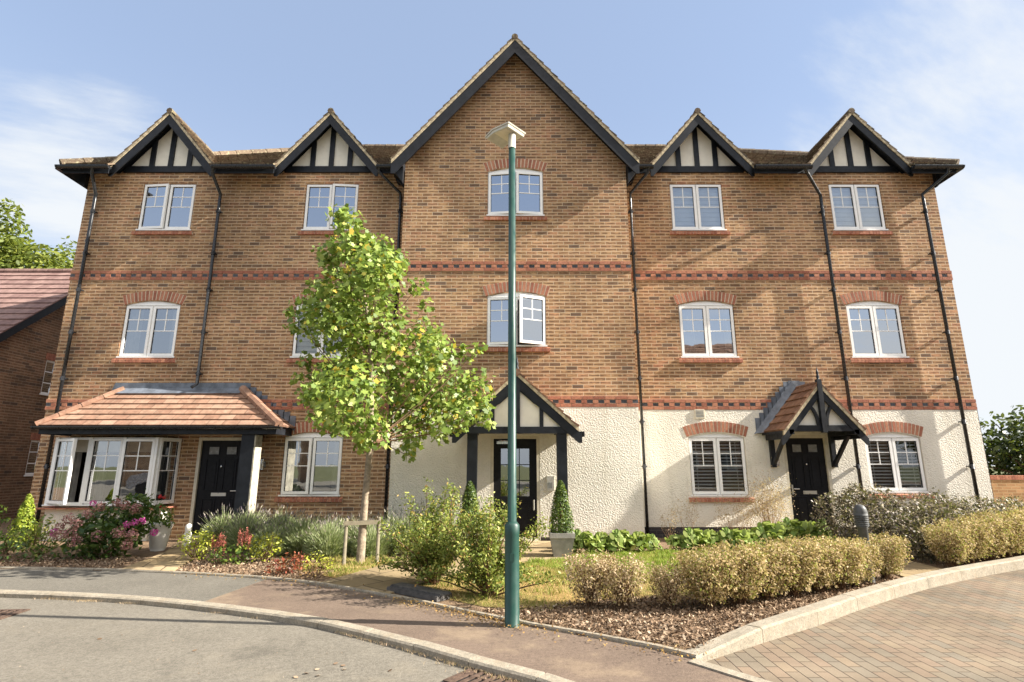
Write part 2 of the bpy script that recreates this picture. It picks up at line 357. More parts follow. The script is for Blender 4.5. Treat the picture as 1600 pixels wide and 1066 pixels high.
def blinds(par, kind, x0, x1, z0, z1, Y):
    mb = MB()
    if kind == 'venetian':
        n = int((z1-z0)/.066)
        for k in range(n):
            z = z0+(k+.5)*(z1-z0)/n; Mx = Matrix.Translation((0, Y, z)) @ Matrix.Rotation(R(27+random.uniform(-2, 2)), 4, 'X')
            mb.box(x0, x1, -.024, .024, -.003, .003, 0, Mx)
        for x in np.linspace(x0+.12, x1-.12, 3): mb.box(x-.004, x+.004, Y-.026, Y-.024, z0, z1)
        mb.build('blind', M['blindd'], par)
    elif kind in ('white', 'cream'):
        n = int((z1-z0)/.1)
        for k in range(n):
            a, b = z0+k*(z1-z0)/n, z0+(k+1)*(z1-z0)/n
            mb.face([(x0, Y-.03, a), (x1, Y-.03, a), (x1, Y, b), (x0, Y, b)]); mb.face([(x0, Y-.03, b), (x1, Y-.03, b), (x1, Y, b), (x0, Y, b)])
        mb.build('blind', M['blindw' if kind == 'white' else 'blindc'], par)
    elif kind == 'curtain':
        for a, b in ((x0, x0+.3), (x1-.16, x1)):
            P = [(x, Y+.03*math.sin((x-a)*75)) for x in np.linspace(a, b, 24)]
            mb = MB()
            for p, q in zip(P, P[1:]): mb.face([(p[0], p[1], z0), (q[0], q[1], z0), (q[0], q[1], z1), (p[0], p[1], z1)])
            mb.build('curtain', M['curtain'], par)
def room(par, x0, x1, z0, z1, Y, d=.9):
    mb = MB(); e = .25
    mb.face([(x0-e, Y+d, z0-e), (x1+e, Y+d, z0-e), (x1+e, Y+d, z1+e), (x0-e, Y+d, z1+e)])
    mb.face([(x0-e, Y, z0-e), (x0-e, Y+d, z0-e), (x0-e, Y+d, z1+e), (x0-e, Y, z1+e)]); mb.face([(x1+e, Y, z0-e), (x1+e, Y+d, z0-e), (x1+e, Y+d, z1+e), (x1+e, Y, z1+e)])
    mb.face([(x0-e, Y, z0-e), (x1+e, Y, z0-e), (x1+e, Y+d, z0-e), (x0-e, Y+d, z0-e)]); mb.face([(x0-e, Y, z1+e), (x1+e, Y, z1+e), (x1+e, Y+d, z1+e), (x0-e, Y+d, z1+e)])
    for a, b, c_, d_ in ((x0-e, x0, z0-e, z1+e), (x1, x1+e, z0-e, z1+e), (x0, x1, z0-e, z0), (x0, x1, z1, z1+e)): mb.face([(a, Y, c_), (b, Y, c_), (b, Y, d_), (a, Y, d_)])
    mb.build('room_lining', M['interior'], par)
def window(bld, x0, x1, z0, z1, Y, arched=True, op=(0, 0), blind=None, gl='glass', sill=True, label=None, rise=.10, out=0):
    f = MB(); yo, t = Y+.045, .045
    f.box(x0, x0+t, yo, yo+.07, z0+.03, z1).box(x1-t, x1, yo, yo+.07, z0+.03, z1).box(x0+t, x1-t, yo, yo+.07, z1-t, z1).box(x0-.02, x1+.02, Y-.02, yo+.07, z0, z0+.03)
    cx = (x0+x1)/2; f.box(cx-.024, cx+.024, yo+.001, yo+.069, z0+.03, z1-t).box(x0+t, cx-.024, yo+.002, yo+.07, z0+.03, z0+.05).box(cx+.024, x1-t, yo+.002, yo+.07, z0+.03, z0+.05)
    w = f.build('window', M['upvc'], bld, label=label)
    sw = cx-.012-(x0+.02); sh = z1-.02-(z0+.045)
    sash(w, x0+.02, z0+.045, sw, sh, yo-.005, op[0], 'L', gl); sash(w, cx+.012, z0+.045, sw, sh, yo-.005, op[1], 'R', gl)
    if arched:
        a = MB(); n = 12; T = lambda x: z1 + rise*(1-(2*(x-x0)/(x1-x0)-1)**2)-.002
        xs = np.linspace(x0, x1, n+1)
        for p, q in zip(xs, xs[1:]): a.face([(p, Y+.03, z1), (q, Y+.03, z1), (q, Y+.03, T(q)), (p, Y+.03, T(p))])
        a.box(x0, x1, Y+.012, Y+.05, z1-.002, z1+.012)
        a.build('head_panel', M['upvc'], w)
        arch(w, x0-.02, x1+.02, z1+.012, rise, Y-out)
    if sill: brick_sill(w, x0-.08, x1+.08, z0-.004, Y)
    if blind: blinds(w, blind, x0+.05, x1-.05, z0+.06, z1-.05, Y+.108)
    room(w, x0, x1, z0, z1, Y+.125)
    return (x0, x1, z0, z1, rise if arched else 0)
def door(bld, x0, x1, z0, z1, Y, kind='panel', side='R', label=None):
    fr = MB(); t = .06
    fr.box(x0-t, x0, Y-.01, Y+.1, z0-.02, z1+t).box(x1, x1+t, Y-.01, Y+.1, z0-.02, z1+t).box(x0, x1, Y-.01, Y+.1, z1, z1+t)
    fr.box(x0, x1, Y-.04, Y+.1, z0-.05, z0-.004)
    d = fr.build('door', M['cream'], bld, label=label); w, h = x1-x0, z1-z0; yd = Y+.035
    leaf = MB()
    def framebox(a, b, c, e, yy):
        for q in ((a, b, c, c+.018), (a, b, e-.018, e), (a, a+.018, c+.018, e-.018), (b-.018, b, c+.018, e-.018)): leaf.box(q[0], q[1], yy-.012, yy, q[2], q[3])
        leaf.box(a+.05, b-.05, yy-.007, yy, c+.05, e-.05)
    hand = MB()
    if kind == 'panel':
        leaf.box(x0, x1, yd, yd+.045, z0, z1)
        for a, b in ((.14, .44), (.56, .86)):
            framebox(x0+w*a, x0+w*b, z0+h*.09, z0+h*.38, yd); framebox(x0+w*a, x0+w*b, z0+h*.46, z0+h*.80, yd)
        for a, b in ((.18, .41), (.59, .82)):
            gm = MB(); q = (x0+w*a, x0+w*b, z0+h*.85, z0+h*.93); gm.box(q[0], q[1], yd-.006, yd, q[2], q[3])
            for r_ in ((q[0]-.014, q[1]+.014, q[2]-.014, q[2]), (q[0]-.014, q[1]+.014, q[3], q[3]+.014), (q[0]-.014, q[0], q[2], q[3]), (q[1], q[1]+.014, q[2], q[3])): leaf.box(r_[0], r_[1], yd-.014, yd, r_[2], r_[3])
            gm.build('pane', M['frost'], d)
        hand.box(x0+w*.34, x0+w*.68, yd-.014, yd, z0+h*.405, z0+h*.44)
    else:
        ga, gb, gc, ge_ = x0+w*.17, x0+w*.83, z0+h*.42, z0+h*.9
        for q in ((x0, ga, z0, z1), (gb, x1, z0, z1), (ga, gb, z0, gc), (ga, gb, ge_, z1)): leaf.box(q[0], q[1], yd, yd+.045, q[2], q[3])
        framebox(x0+w*.17, x0+w*.83, z0+h*.08, z0+h*.36, yd)
        gm = MB(); gm.face([(ga, yd+.02, gc), (gb, yd+.02, gc), (gb, yd+.02, ge_), (ga, yd+.02, ge_)])
        cm = MB()
        for q in (.35, .65): cm.box(lerp(ga, gb, q)-.008, lerp(ga, gb, q)+.008, yd+.006, yd+.018, gc, ge_)
        for q in (.33, .66): cm.box(ga, gb, yd+.007, yd+.017, lerp(gc, ge_, q)-.008, lerp(gc, ge_, q)+.008)
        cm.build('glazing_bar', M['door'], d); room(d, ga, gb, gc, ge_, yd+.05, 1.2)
        cl_ = MB(); cl_.box(x0+.06, x0+.36, yd-.05, yd-.002, z1-.10, z1-.05).beam((x0+.3, yd-.06, z1-.045), (x0+.1, yd-.1, z1-.03), .02, .012)
        cl_.build('door_closer', M['steel'], d)
    leaf.build('door_leaf', M['door'], d)
    if kind != 'panel': gm.build('pane', M['glasslow'], d)
    hx = x1-.06 if side == 'R' else x0+.06; s = -1 if side == 'R' else 1; hz = z0+h*(.46 if kind == 'panel' else .34)
    hand.box(hx-.015, hx+.015, yd-.01, yd, hz-.11, hz+.08).tube([(hx, yd-.01, hz), (hx, yd-.05, hz)], .009, 8)
    if kind == 'panel': hand.tube([(hx, yd-.05, hz), (hx+s*.12, yd-.05, hz)], .009, 8)
    else: hand.tube([(hx, yd-.05, hz-.09), (hx, yd-.05, hz+.09)], .011, 8)
    hand.build('handle', M['letter'], d)
    if kind == 'panel': MB().lathe([(.016, 0), (.016, .01), (.0, .012)], (0, 0, 0), 10).build('spyhole', M['steel'], d).matrix_basis = Matrix.Translation((x0+w*.5, yd-.002, z0+h*.72)) @ Matrix.Rotation(R(90), 4, 'X')
    return (x0-t, x1+t, z0-.02, z1+t, 0)
# ================================================================ THE APARTMENT BUILDING
W, C = 11.40, 10.83
bld = thing('apartment_building', (0, W, 0), 'three storey brown brick apartment block with tall central gable and four half timbered small gables', 'building')
BX0, BX1, CX0, CX1 = -9.75, 9.71, -2.35, 2.50
ZT = 8.06
hl, hr, hc = [], [], []
g1, g2, g3 = (.81, 1.985), (3.66, 4.83), (6.58, 7.74)
hl.append(window(bld, -8.46, -7.26, *g3, W, False, (5, 0), label='upper left corner window with left sash ajar'))
hl.append(window(bld, -4.73, -3.52, *g3, W, False, (0, 5)))
hl.append(window(bld, -8.43, -7.23, *g2, W, True, (0, 0), 'curtain', 'glasslow'))
hl.append(window(bld, -4.72, -3.52, *g2, W, True, (0, 0), 'cream', 'glassclear', label='window with cream blind behind the young tree'))
hl.append(window(bld, -4.70, -3.49, *g1, W, True, (7, 7), 'curtain', 'glasslow', label='ground floor window with both sashes ajar'))
hr.append(window(bld, 3.62, 4.82, *g3, W, False, (0, 0), 'white', 'glassmid', label='window with white blind'))
hr.append(window(bld, 7.27, 8.46, *g3, W, False, (0, 0), 'white', 'glassmid', label='window with white blind'))
hr.append(window(bld, 3.63, 4.83, *g2, W, True, (0, 0), 'curtain'))
hr.append(window(bld, 7.28, 8.46, *g2, W, True, (0, 0)))
hr.append(window(bld, 3.64, 4.80, *g1, W, True, (0, 0), 'venetian', 'glassclear', label='window with slatted blind', out=.012))
hr.append(window(bld, 7.27, 8.43, .88, 1.985, W, True, (0, 0), 'venetian', 'glassclear', label='window with slatted blind', out=.012))
hc.append(window(bld, -.53, .68, 6.66, 7.71, C, True, (7, 7)))
hc.append(window(bld, -.52, .70, 3.78, 4.85, C, True, (6, 24)))
dl = door(bld, -6.40, -5.52, .06, 1.92, W, side='R', label='black panelled door beside the bay window')
dr = door(bld, 5.64, 6.44, .09, 1.97, W, side='L', label='black panelled door under the bracketed porch')
dc = door(bld, -.36, .48, .05, 1.93, C, 'glazed', 'R', label='black glazed communal door')
# bay opening in the wall
bayh = (-8.95, -6.88, .66, 1.95, 0)
# walls
def gable_top(cx, half, ze, rise):
    f = lambda x: ze + rise*max(0, 1-abs(x-cx)/half)
    f.breaks = [cx]; return f
def split(hs, lo, hi): return [h for h in hs if h[2] < hi and h[3] > lo]
mb = MB(); wall(mb, BX0, CX0, 0, ZT, W, hl+[dl, bayh]); 
for x in (BX0, ): mb.face([(x, W, 0), (x, W+8.9, 0), (x, W+8.9, ZT), (x, W, ZT)])
mb.face([(BX0, W+8.9, 0), (BX1, W+8.9, 0), (BX1, W+8.9, ZT), (BX0, W+8.9, ZT)])
mb.build('wall', M['brick'], bld, label='left wing brick wall')
mb = MB(); wall(mb, CX1, BX1, 2.55, ZT, W, split(hr, 2.55, 9)); mb.face([(BX1, W, 2.55), (BX1, W+8.9, 2.55), (BX1, W+8.9, ZT), (BX1, W, ZT)])
mb.build('wall', M['brick'], bld, label='right wing brick wall')
mb = MB(); wall(mb, CX0, CX1, 2.55, gable_top(.06, 2.55, 7.75, 2.98), C, split(hc, 2.55, 11))
for x in (CX0, CX1): mb.face([(x, C, 2.55), (x, W, 2.55), (x, W, 7.8), (x, C, 7.8)])
mb.build('wall', M['brick'], bld, label='central gable brick wall')
mb = MB(); wall(mb, CX1, BX1, .22, 2.55, W-.012, split(hr, 0, 2.5)+[dr], reveal=.13); mb.face([(BX1+.012, W-.012, .22), (BX1+.012, W+8.9, .22), (BX1+.012, W+8.9, 2.55), (BX1+.012, W-.012, 2.55)])
wall(mb, CX0-.012, CX1+.012, .10, 2.55, C-.012, [dc], reveal=.13)
for x in (CX0-.012, CX1+.012): mb.face([(x, C-.012, .1), (x, W, .1), (x, W, 2.55), (x, C-.012, 2.55)])
mb.build('rendered_wall', M['render'], bld, label='cream roughcast ground floor wall')
mb = MB(); mb.box(CX1+.02, dr[0], W, W+.1, 0, .22).box(dr[1], BX1, W, W+.1, 0, .22).box(CX0, dc[0], C, C+.1, 0, .10).box(dc[1], CX1, C, C+.1, 0, .10)
mb.build('plinth', M['plinth'], bld)
# decorative brick bands
def band(x0, x1, z, Y, sides=()):
    mb = MB(); c = .075; pr = .018
    def run(a, b, zz, rec=0):
        n = round((b-a)/.225); s = (b-a)/n
        for k in range(n): mb.box(a+k*s+.004, a+(k+1)*s-.004, Y-pr+rec-random.random()*.002, Y+.03, zz+.005, zz+c-.005, 0)
    run(x0, x1, z); run(x0+.0, x1, z+2*c)
    n = round((x1-x0)/.1125); s = (x1-x0)/n
    for k in range(n):
        if k % 2: mb.box(x0+k*s+.004, x0+(k+1)*s-.004, Y-pr, Y+.03, z+c+.005, z+2*c-.005, 0)
        else: mb.box(x0+k*s+.002, x0+(k+1)*s-.002, Y-.005, Y+.03, z+c+.007, z+2*c-.007, 1)
    mb.box(x0+.001, x1-.001, Y-.0015, Y+.02, z, z+3*c, 2)
    for (xa, ya, yb) in sides:
        mb.box(xa-.016, xa+.016, ya, yb, z+.003, z+3*c-.003, 0)
    mb.build('brick_band', [M['red'], M['blue'], M['mortar']], bld)
band(BX0-.016, CX0, 5.40, W); band(BX0-.016, CX0, 2.55, W)
band(CX0-.016, CX1+.016, 5.40, C); band(CX0-.016, CX1+.016, 2.55, C)
band(CX1, BX1+.016, 5.40, W, [(BX1, W+.03, W+8.8)]); band(CX1, BX1+.016, 2.55, W, [(BX1, W+.03, W+8.8)])
# main roof
ye, ze = 10.90, 7.93
yr, zr = 15.85, 11.46
mb = MB(); N = 24
q3 = 3/24; yq, zq = lerp(ye, yr, q3), lerp(ze, zr, q3); xl, xr_ = lerp(-10.02, -5.1, q3), lerp(9.90, 5.0, q3)
slope(mb, (xl, yq, zq), (xr_, yq, zq), (-5.1, yr, zr), (5.0, yr, zr), 21)
for a, b in ((-10.02, -8.97), (-6.72, -5.30), (-3.0, -2.45), (2.58, 3.12), (5.42, 6.64), (8.95, 9.90)):
    slope(mb, (a, ye, ze), (b, ye, ze), (xl if a == -10.02 else a, yq, zq), (xr_ if b == 9.90 else b, yq, zq), 3)
slope(mb, (9.90, 20.8, ze), (-10.02, 20.8, ze), (5.0, yr, zr), (-5.1, yr, zr), N)
slope(mb, (-10.02, 20.8, ze), (-10.02, ye, ze), (-5.1, yr, zr), (-5.1, yr, zr), N)
slope(mb, (9.90, ye, ze), (9.90, 20.8, ze), (5.0, yr, zr), (5.0, yr, zr), N)
ridge_tiles(mb, (-5.1, yr, zr+.02), (5.0, yr, zr+.02), .11, 30)
for sx, xx, xr in ((-1, -10.02, -5.1), (1, 9.90, 5.0)): ridge_tiles(mb, (xx, ye, ze+.02), (xr, yr, zr+.02), .1, 18)
mb.build('roof', M['tile'], bld, label='hipped main roof of brown weathered tiles')
# soffits and fascias of the wings
mb = MB()
for a, b in ((-9.98, -8.96), (-6.62, -5.29), (-2.95, -2.64), (2.77, 3.05), (5.39, 6.55), (8.89, 9.86)):
    mb = MB(); mb.prism([(a, 7.74), (b, 7.74), (b, 7.92), (a, 7.92)], 10.93, 10.955)
    mb.face([(a, 10.955, 7.76), (b, 10.955, 7.76), (b, W, 8.0), (a, W, 8.0)]); mb.build('fascia', M['black'], bld)
for s, xa, xw in ((-1, -9.98, BX0), (1, 9.86, BX1)):
    mb = MB(); mb.face([(xa, 10.93, 7.74), (xa, 20.8, 7.74), (xa, 20.8, 7.92), (xa, 10.93, 7.92)])
    mb.face([(xa, 10.95, 7.76), (xa, 20.8, 7.76), (xw, 20.8, 8.0), (xw, 11.2, 8.0)])
    mb.prism([(xw, 7.62), (xa+.03*-s, 7.74), (xa+.03*-s, 7.78), (xw, 8.03)], 11.30, 11.39)
    mb.build('fascia', M['black'], bld)
# gable roofs
def gable_roof(name, cx, half, y0, y1, ze_, za, wallY, n=9, face=True, th=.032, bd=.16, foot=.0, tile='tile', flare=0, label=None, ptile=.25):
    rise = za-ze_; L = math.hypot(half, rise); nx, nz = rise/L, half/L
    mb = MB()
    slope(mb, (cx-half, y1, ze_), (cx-half, y0, ze_), (cx, y1, za), (cx, y0, za), n, th, ptile)
    slope(mb, (cx+half, y0, ze_), (cx+half, y1, ze_), (cx, y0, za), (cx, y1, za), n, th, ptile)
    ridge_tiles(mb, (cx, y0-.01, za-.02), (cx, y1, za-.02), .07 if half > 1 else .05, max(3, int((y1-y0)/.4)))
    r = mb.build(name, M[tile], bld, label=label)
    # verge mortar under the tile edges
    v = MB()
    
    mbv = MB()
    k = .056*L/half  # vertical offset of strip
    mbv.prism([(cx-half, ze_-.01), (cx, za-.01), (cx+half, ze_-.01), (cx+half, ze_-.01-k), (cx, za-.01-k), (cx-half, ze_-.01-k)], y0+.005, y0+.06)
    mbv.build('verge', M['verge'], r)
    b = MB(); o = .012+k; d = bd*L/half; sl = rise/half
    hf = half+foot
    zf = za-o-hf*sl
    P = [(cx, za-o), (cx+hf, zf), (cx+hf, zf-d*.72), (cx+hf-d*.28/sl, zf-d*.72), (cx, za-o-d)]
    b.prism(P, y0+.02, y0+.05)
    b.prism([(2*cx-x, z) for x, z in P][::-1], y0+.02, y0+.05)
    b.build('bargeboard', M['black'], r)
    sf = MB()
    for s in (-1, 1):
        sf.face([(cx+s*half, y0+.05, ze_-.06), (cx, y0+.05, za-.06), (cx, wallY+.1, za-.06), (cx+s*half, wallY+.1, ze_-.06)])
        sf.face([(cx+s*half, y0+.05, ze_-.06), (cx+s*half, wallY+.1, ze_-.06), (cx+s*half, wallY+.1, ze_-.01), (cx+s*half, y0+.05, ze_-.01)])
    sf.build('soffit', M['black'], r)
    return r
labs = ['leftmost small gable roof', 'small gable roof above the young tree', 'small gable roof right of the central gable', 'rightmost small gable roof']
for cx, lb in zip((-7.91, -4.19, 4.29, 7.85), labs):
    r = gable_roof('gable_roof', cx, 1.17, 11.07, 13.4, 8.04, 9.43, W, 8, label=lb)
    zi = lambda x: 9.33-abs(x-cx)*1.191
    p = MB(); p.prism([(cx-1.02, ZT), (cx+1.02, ZT), (cx, 9.30)], W-.005, W+.04); p.build('gable_panel', M['panel'], r)
    s = MB(); s.prism([(cx-1.06, ZT-.05), (cx+1.06, ZT-.05), (cx+.98, ZT+.10), (cx-.98, ZT+.10)], W-.05, W)
    for dx_ in (-.43, 0, .43): s.prism([(cx+dx_-.055, ZT+.10), (cx+dx_+.055, ZT+.10), (cx+dx_+.055, zi(cx+dx_+.055)), (cx+dx_-.055, zi(cx+dx_-.055))], W-.045, W-.004)
    s.build('stud', M['black'], r)
r = gable_roof('gable_roof', .065, 2.66, 10.50, 15.4, 7.83, 10.93, C, 17, bd=.21, label='tall central gable roof')
# boxed eaves of the central gable
for s, xe, xw in ((-1, -2.62, CX0), (1, 2.75, CX1)):
    e = MB(); e.box(min(xe, xw), max(xe, xw), 10.56, W, 7.70, 7.86); e.prism([(xw, 7.35), (xw, 7.70), (xe, 7.70)], 10.62, 10.72); e.prism([(xw, 7.45), (xw, 7.70), (xe, 7.70)], 11.1, 11.2)
    e.build('eaves_box', M['black'], r)
# gutters and downpipes
def gutter(x0, x1, y, z, r=.058, par=bld, brk=1.1):
    mb = MB(); n = 8; A = [(math.pi+math.pi*k/n) for k in range(n+1)]
    for rr in (r, r*.9):
        for a, b in zip(A, A[1:]): mb.face([(x0, y+rr*math.cos(a), z+rr*math.sin(a)), (x1, y+rr*math.cos(a), z+rr*math.sin(a)), (x1, y+rr*math.cos(b), z+rr*math.sin(b)), (x0, y+rr*math.cos(b), z+rr*math.sin(b))])
    mb.box(x0, x1, y-r-.006, y-r+.004, z-.006, z+.008)
    xs = [x0, x1] + list(np.arange(x0+.5, x1-.1, brk))
    for x in xs:
        q = [(x, y+r*1.12*math.cos(a), z+r*1.12*math.sin(a)) for a in A]
        for p_, k_ in zip(q, q[1:]): mb.face([p_, k_, (k_[0]+.035, k_[1], k_[2]), (p_[0]+.035, p_[1], p_[2])])
        mb.face(q); mb.face([(x+.035, a, b) for _, a, b in q])
    return mb.build('gutter', M['blkpl'], par)
for a, b in ((-10.05, -8.92), (-6.62, -5.26), (-2.99, -2.66), (2.80, 3.08), (5.36, 6.58), (8.86, 9.92)): gutter(a, b, 10.85, 7.86)
g_ = MB()
for x in (-10.04, 9.92): g_.box(x-.05, x+.05, 10.86, 20.8, 7.80, 7.87)
g_.build('gutter', M['blkpl'], bld, label='side gutter')
def downpipe(pts, brk=(), r=.034, lab=None):
    mb = MB(); mb.tube(pts, r, 10)
    for z in brk:
        x = np.interp(z, [p[2] for p in pts][::-1], [p[0] for p in pts][::-1])
        mb.box(x-.055, x+.055, W-.115, W-.02, z-.012, z+.012); mb.tube([(x, W-.10, z-.045), (x, W-.10, z+.045)], r*1.25, 10)
    mb.build('downpipe', M['blkpl'], bld, True, label=lab)
yp = W-.10; bk = (7.0, 6.0, 5.15, 4.2, 3.2, 2.3, 1.4)
downpipe([(-9.25, 10.85, 7.84), (-9.25, 10.85, 7.70), (-9.45, yp, 7.42), (-9.45, yp, 7.3), (-9.42, yp, .1)], bk, lab='downpipe at the left corner')
downpipe([(-6.58, 10.85, 7.84), (-6.60, 10.85, 7.70), (-6.62, yp, 7.42), (-6.62, yp, 7.3), (-6.60, yp, 3.08), (-6.66, yp-.08, 3.0)], (7.0, 6.0, 5.15, 4.2, 3.3))
downpipe([(-2.93, 10.85, 7.84), (-2.93, 10.85, 7.72), (-2.54, yp, 7.45), (-2.52, yp, 7.3), (-2.52, yp, .1)], bk)
downpipe([(3.02, 10.85, 7.84), (3.0, 10.85, 7.72), (2.69, yp, 7.45), (2.68, yp, 7.3), (2.68, yp, .1)], bk, .03)
downpipe([(6.46, 10.85, 7.84), (6.5, 10.85, 7.70), (7.0, yp, 7.40), (7.0, yp, 7.25), (7.02, yp, .1)], bk)
downpipe([(9.62, 10.85, 7.84), (9.6, 10.85, 7.70), (9.32, yp, 7.42), (9.32, yp, 7.3), (9.32, yp, .1)], bk, lab='downpipe at the right corner')
# ---------------- bay window and lean-to
by = 10.93; x0, x1, zs, zt_ = -9.02, -6.98, .68, 1.96
mb = MB(); wl = [(x0-.14, W), (x0, by+.03), (x1, by+.03), (x1+.14, W)]
for (a, b), (c_, d_) in zip(wl, wl[1:]): mb.face([(a, b, 0), (c_, d_, 0), (c_, d_, .6), (a, b, .6)])
bay = MB()
def post(x, y, w_=.05): bay.box(x-w_, x+w_, y-.03, y+.07, zs, zt_)
for x in (x0+.04, x0+.70, x0+1.37, x1-.04): post(x, by, .035)
bay.box(x0, x1, by, by+.07, zs, zs+.045).box(x0, x1, by, by+.07, zt_-.045, zt_).box(x0-.03, x1+.05, by-.04, by+.07, zs-.02, zs+.002)
for s, xa, xb in ((-1, x0, x0-.14), (1, x1, x1+.14)):
    for z in (zs, zt_-.05): bay.beam((xa, by+.03, z+.025), (xb, W, z+.025), .06, .05)
    bay.beam((xb-s*.01, W-.03, zs), (xb-s*.01, W-.03, zt_), .06, .06, (1, 0, 0))
bw = bay.build('bay_window', M['upvc'], bld, label='white three light bay window with its left sash wide open')
mb.build('dwarf_wall', M['render'], bw)
sash(bw, x0+.06, zs+.03, .63, zt_-zs-.06, by-.01, 27, 'L', 'glasslow', .05)
sash(bw, x0+.74, zs+.03, .60, zt_-zs-.06, by-.005, 0, 'L', 'glasslow', .035); sash(bw, x0+1.405, zs+.03, .575, zt_-zs-.06, by-.01, 9, 'R', 'glasslow', .05)
for s, xa, xb in ((-1, x0, x0-.14), (1, x1, x1+.14)):     # canted side lights
    d = Vector((xb-xa, W-by-.06, 0)); Mx = Matrix.Translation((xa, by+.04, zs+.03)) @ Matrix.Rotation(math.atan2(d.y, d.x), 4, 'Z')
    put('sash', sash_mesh(d.length, zt_-zs-.06, .04), [M['upvc'], M['blkpl']], bw, Mx); p = MB(); p.face([(.04, 0, .04), (d.length-.04, 0, .04), (d.length-.04, 0, 1.18), (.04, 0, 1.18)]); put('pane', p, M['glasslow'], bw, Mx)
sm = MB(); n = 11
for k in range(n): a, b = lerp(x0-.13, x1+.13, (k+.02)/n), lerp(x0-.13, x1+.13, (k+.98)/n); sm.prism([(a, .60), (b, .60), (b, .625), (a, .625)], by-.09, by+.03)
for s, xa, xb in ((-1, x0, x0-.17), (1, x1+.02, x1+.19)): sm.beam((xa, by, .612), (xb, W, .612), .14, .026)
sm.build('sill', M['red'], bw)
blinds(bw, 'cream', x0+.1, x1-.1, 1.68, 1.93, by+.25)
cu = MB()
for a, b in ((x0+.03, x0+.3), (x0+.68, x0+.86), (x1-.25, x1-.02)):
    cu = MB(); P = [(x, by+.3+.03*math.sin((x-a)*75)) for x in np.linspace(a, b, 24)]
    for p, q in zip(P, P[1:]): cu.face([(p[0], p[1], zs), (q[0], q[1], zs), (q[0], q[1], zt_), (p[0], p[1], zt_)])
    cu.build('curtain', M['curtain'], bw)
room(bw, x0+.1, x1-.05, zs, zt_, W+.13, 1.6)
# lean-to roof over bay and door
le, lz, lx0, lx1, tx0, tx1, tz = 10.60, 2.17, -9.20, -4.50, -8.15, -5.68, 2.98
mb = MB(); slope(mb, (lx0, le, lz), (lx1, le, lz), (tx0, W, tz), (tx1, W, tz), 7, .028, .30)
slope(mb, (lx0, W, lz), (lx0, le, lz), (tx0, W, tz), (tx0, W, tz), 7, .028, .30); slope(mb, (lx1, le, lz), (lx1, W, lz), (tx1, W, tz), (tx1, W, tz), 7, .028, .30)
ridge_tiles(mb, (lx0, le, lz+.02), (tx0, W-.02, tz+.02), .062, 4); ridge_tiles(mb, (lx1, le, lz+.02), (tx1, W-.02, tz+.02), .085, 4)
lean = mb.build('lean_to_roof', M['terra'], bld, label='low pitched terracotta tiled roof over bay window and left door')
ff = MB(); ff.box(lx0+.05, lx1-.06, le+.03, le+.06, lz-.16, lz-.01).box(lx0+.05, lx0+.08, le+.06, W, lz-.16, lz-.01).box(lx1-.09, lx1-.06, le+.06, W, lz-.16, lz-.01)
ff.box(lx0+.08, lx1-.09, le+.06, W, lz-.13, lz-.115)
ff.build('fascia', M['black'], lean)
ff = MB(); ff.prism([(tx0-.28, tz-.02), (tx1+.12, tz-.02), (tx1+.12, tz+.14), (tx0-.22, tz+.14)], W-.014, W-.002)
ff.face([(tx0-.05, W-.01, tz+.03), (tx1+.0, W-.01, tz+.03), (tx1+.02, W-.16, tz-.10), (tx0-.18, W-.16, tz-.10)])
for k in range(9):   # stepped flashing down the right end
    xx = lerp(tx1+.02, lx1-.02, k/9); z_ = lerp(tz+.13, lz+.17, k/9); ff.box(xx, xx+.145, W-.012, W-.003, z_-.30, z_)
ff.build('flashing', M['lead'], lean)
gutter(lx0-.03, lx1+.03, le-.03, lz-.02, .05, lean, 1.0)
pp = MB(); pp.box(-5.24, -4.99, 10.68, 10.98, .0, 2.03); pp.box(-5.24, -5.14, 10.98, W, 1.9, 2.03); lp = pp.build('post', M['black'], lean)
M['worn'] = simple('worn_cream_paint', (.40,.37,.29), .8, .2, .3, 12, .4, 60); MB().box(-4.99, -4.965, 10.69, 10.97, .25, 2.0).build('side_board', M['worn'], lp, label='weathered cream side board')
# ---------------- central porch
px, pf = .09, 9.80
r = gable_roof('porch_roof', px, 1.10, pf, C, 2.10, 3.10, C, 8, bd=.15, foot=.06, tile='ptile', label='gabled central porch roof on two black posts', ptile=.2)
p = MB(); p.prism([(px-.93, 2.10), (px+.93, 2.10), (px, 2.96)], pf+.07, pf+.1); p.build('gable_panel', M['panel'], r)
t_ = MB(); t_.box(px-1.02, px+1.02, pf+.03, pf+.11, 1.98, 2.10); t_.box(px-.055, px+.055, pf+.008, pf+.068, 2.0, 3.10)
for s in (-1, 1):
    t_.box(px+s*.44-.035, px+s*.44+.035, pf+.04, pf+.068, 2.10, 2.56)
    t_.prism([(px+s*.05, 2.90), (px+s*.62, 2.32), (px+s*.97, 2.11), (px+s*.62, 2.26), (px+s*.40, 2.46), (px+s*.30, 2.52), (px+s*.05, 2.74)], pf+.04, pf+.066)
    t_.box(px+s*.80-.06, px+s*.80+.06, pf+.1, C, 2.0, 2.10)
    for k in range(5): t_.box(px+s*(1.02+.045*k)-.012, px+s*(1.02+.045*k)+.012, pf+.06, pf+.3, 1.93-.0*k, 2.02)
t_.build('tie_beam', M['black'], r)
for s in (-1, 1): MB().box(px+s*.80-.09, px+s*.80+.09, pf+.05, pf+.2, .12, 1.98).build('post', M['black'], r); 
for s in (-1, 1): MB().box(px+s*.80-.14, px+s*.80+.14, pf, pf+.25, 0, .12).build('post_base', M['plinth'], r)
MB().lathe([(.045, 0), (.03, .03), (.04, .07), (.022, .1), (.035, .14), (.02, .2), (.004, .30)], (px, pf+.04, 3.10), 10).build('finial', M['black'], r, True)
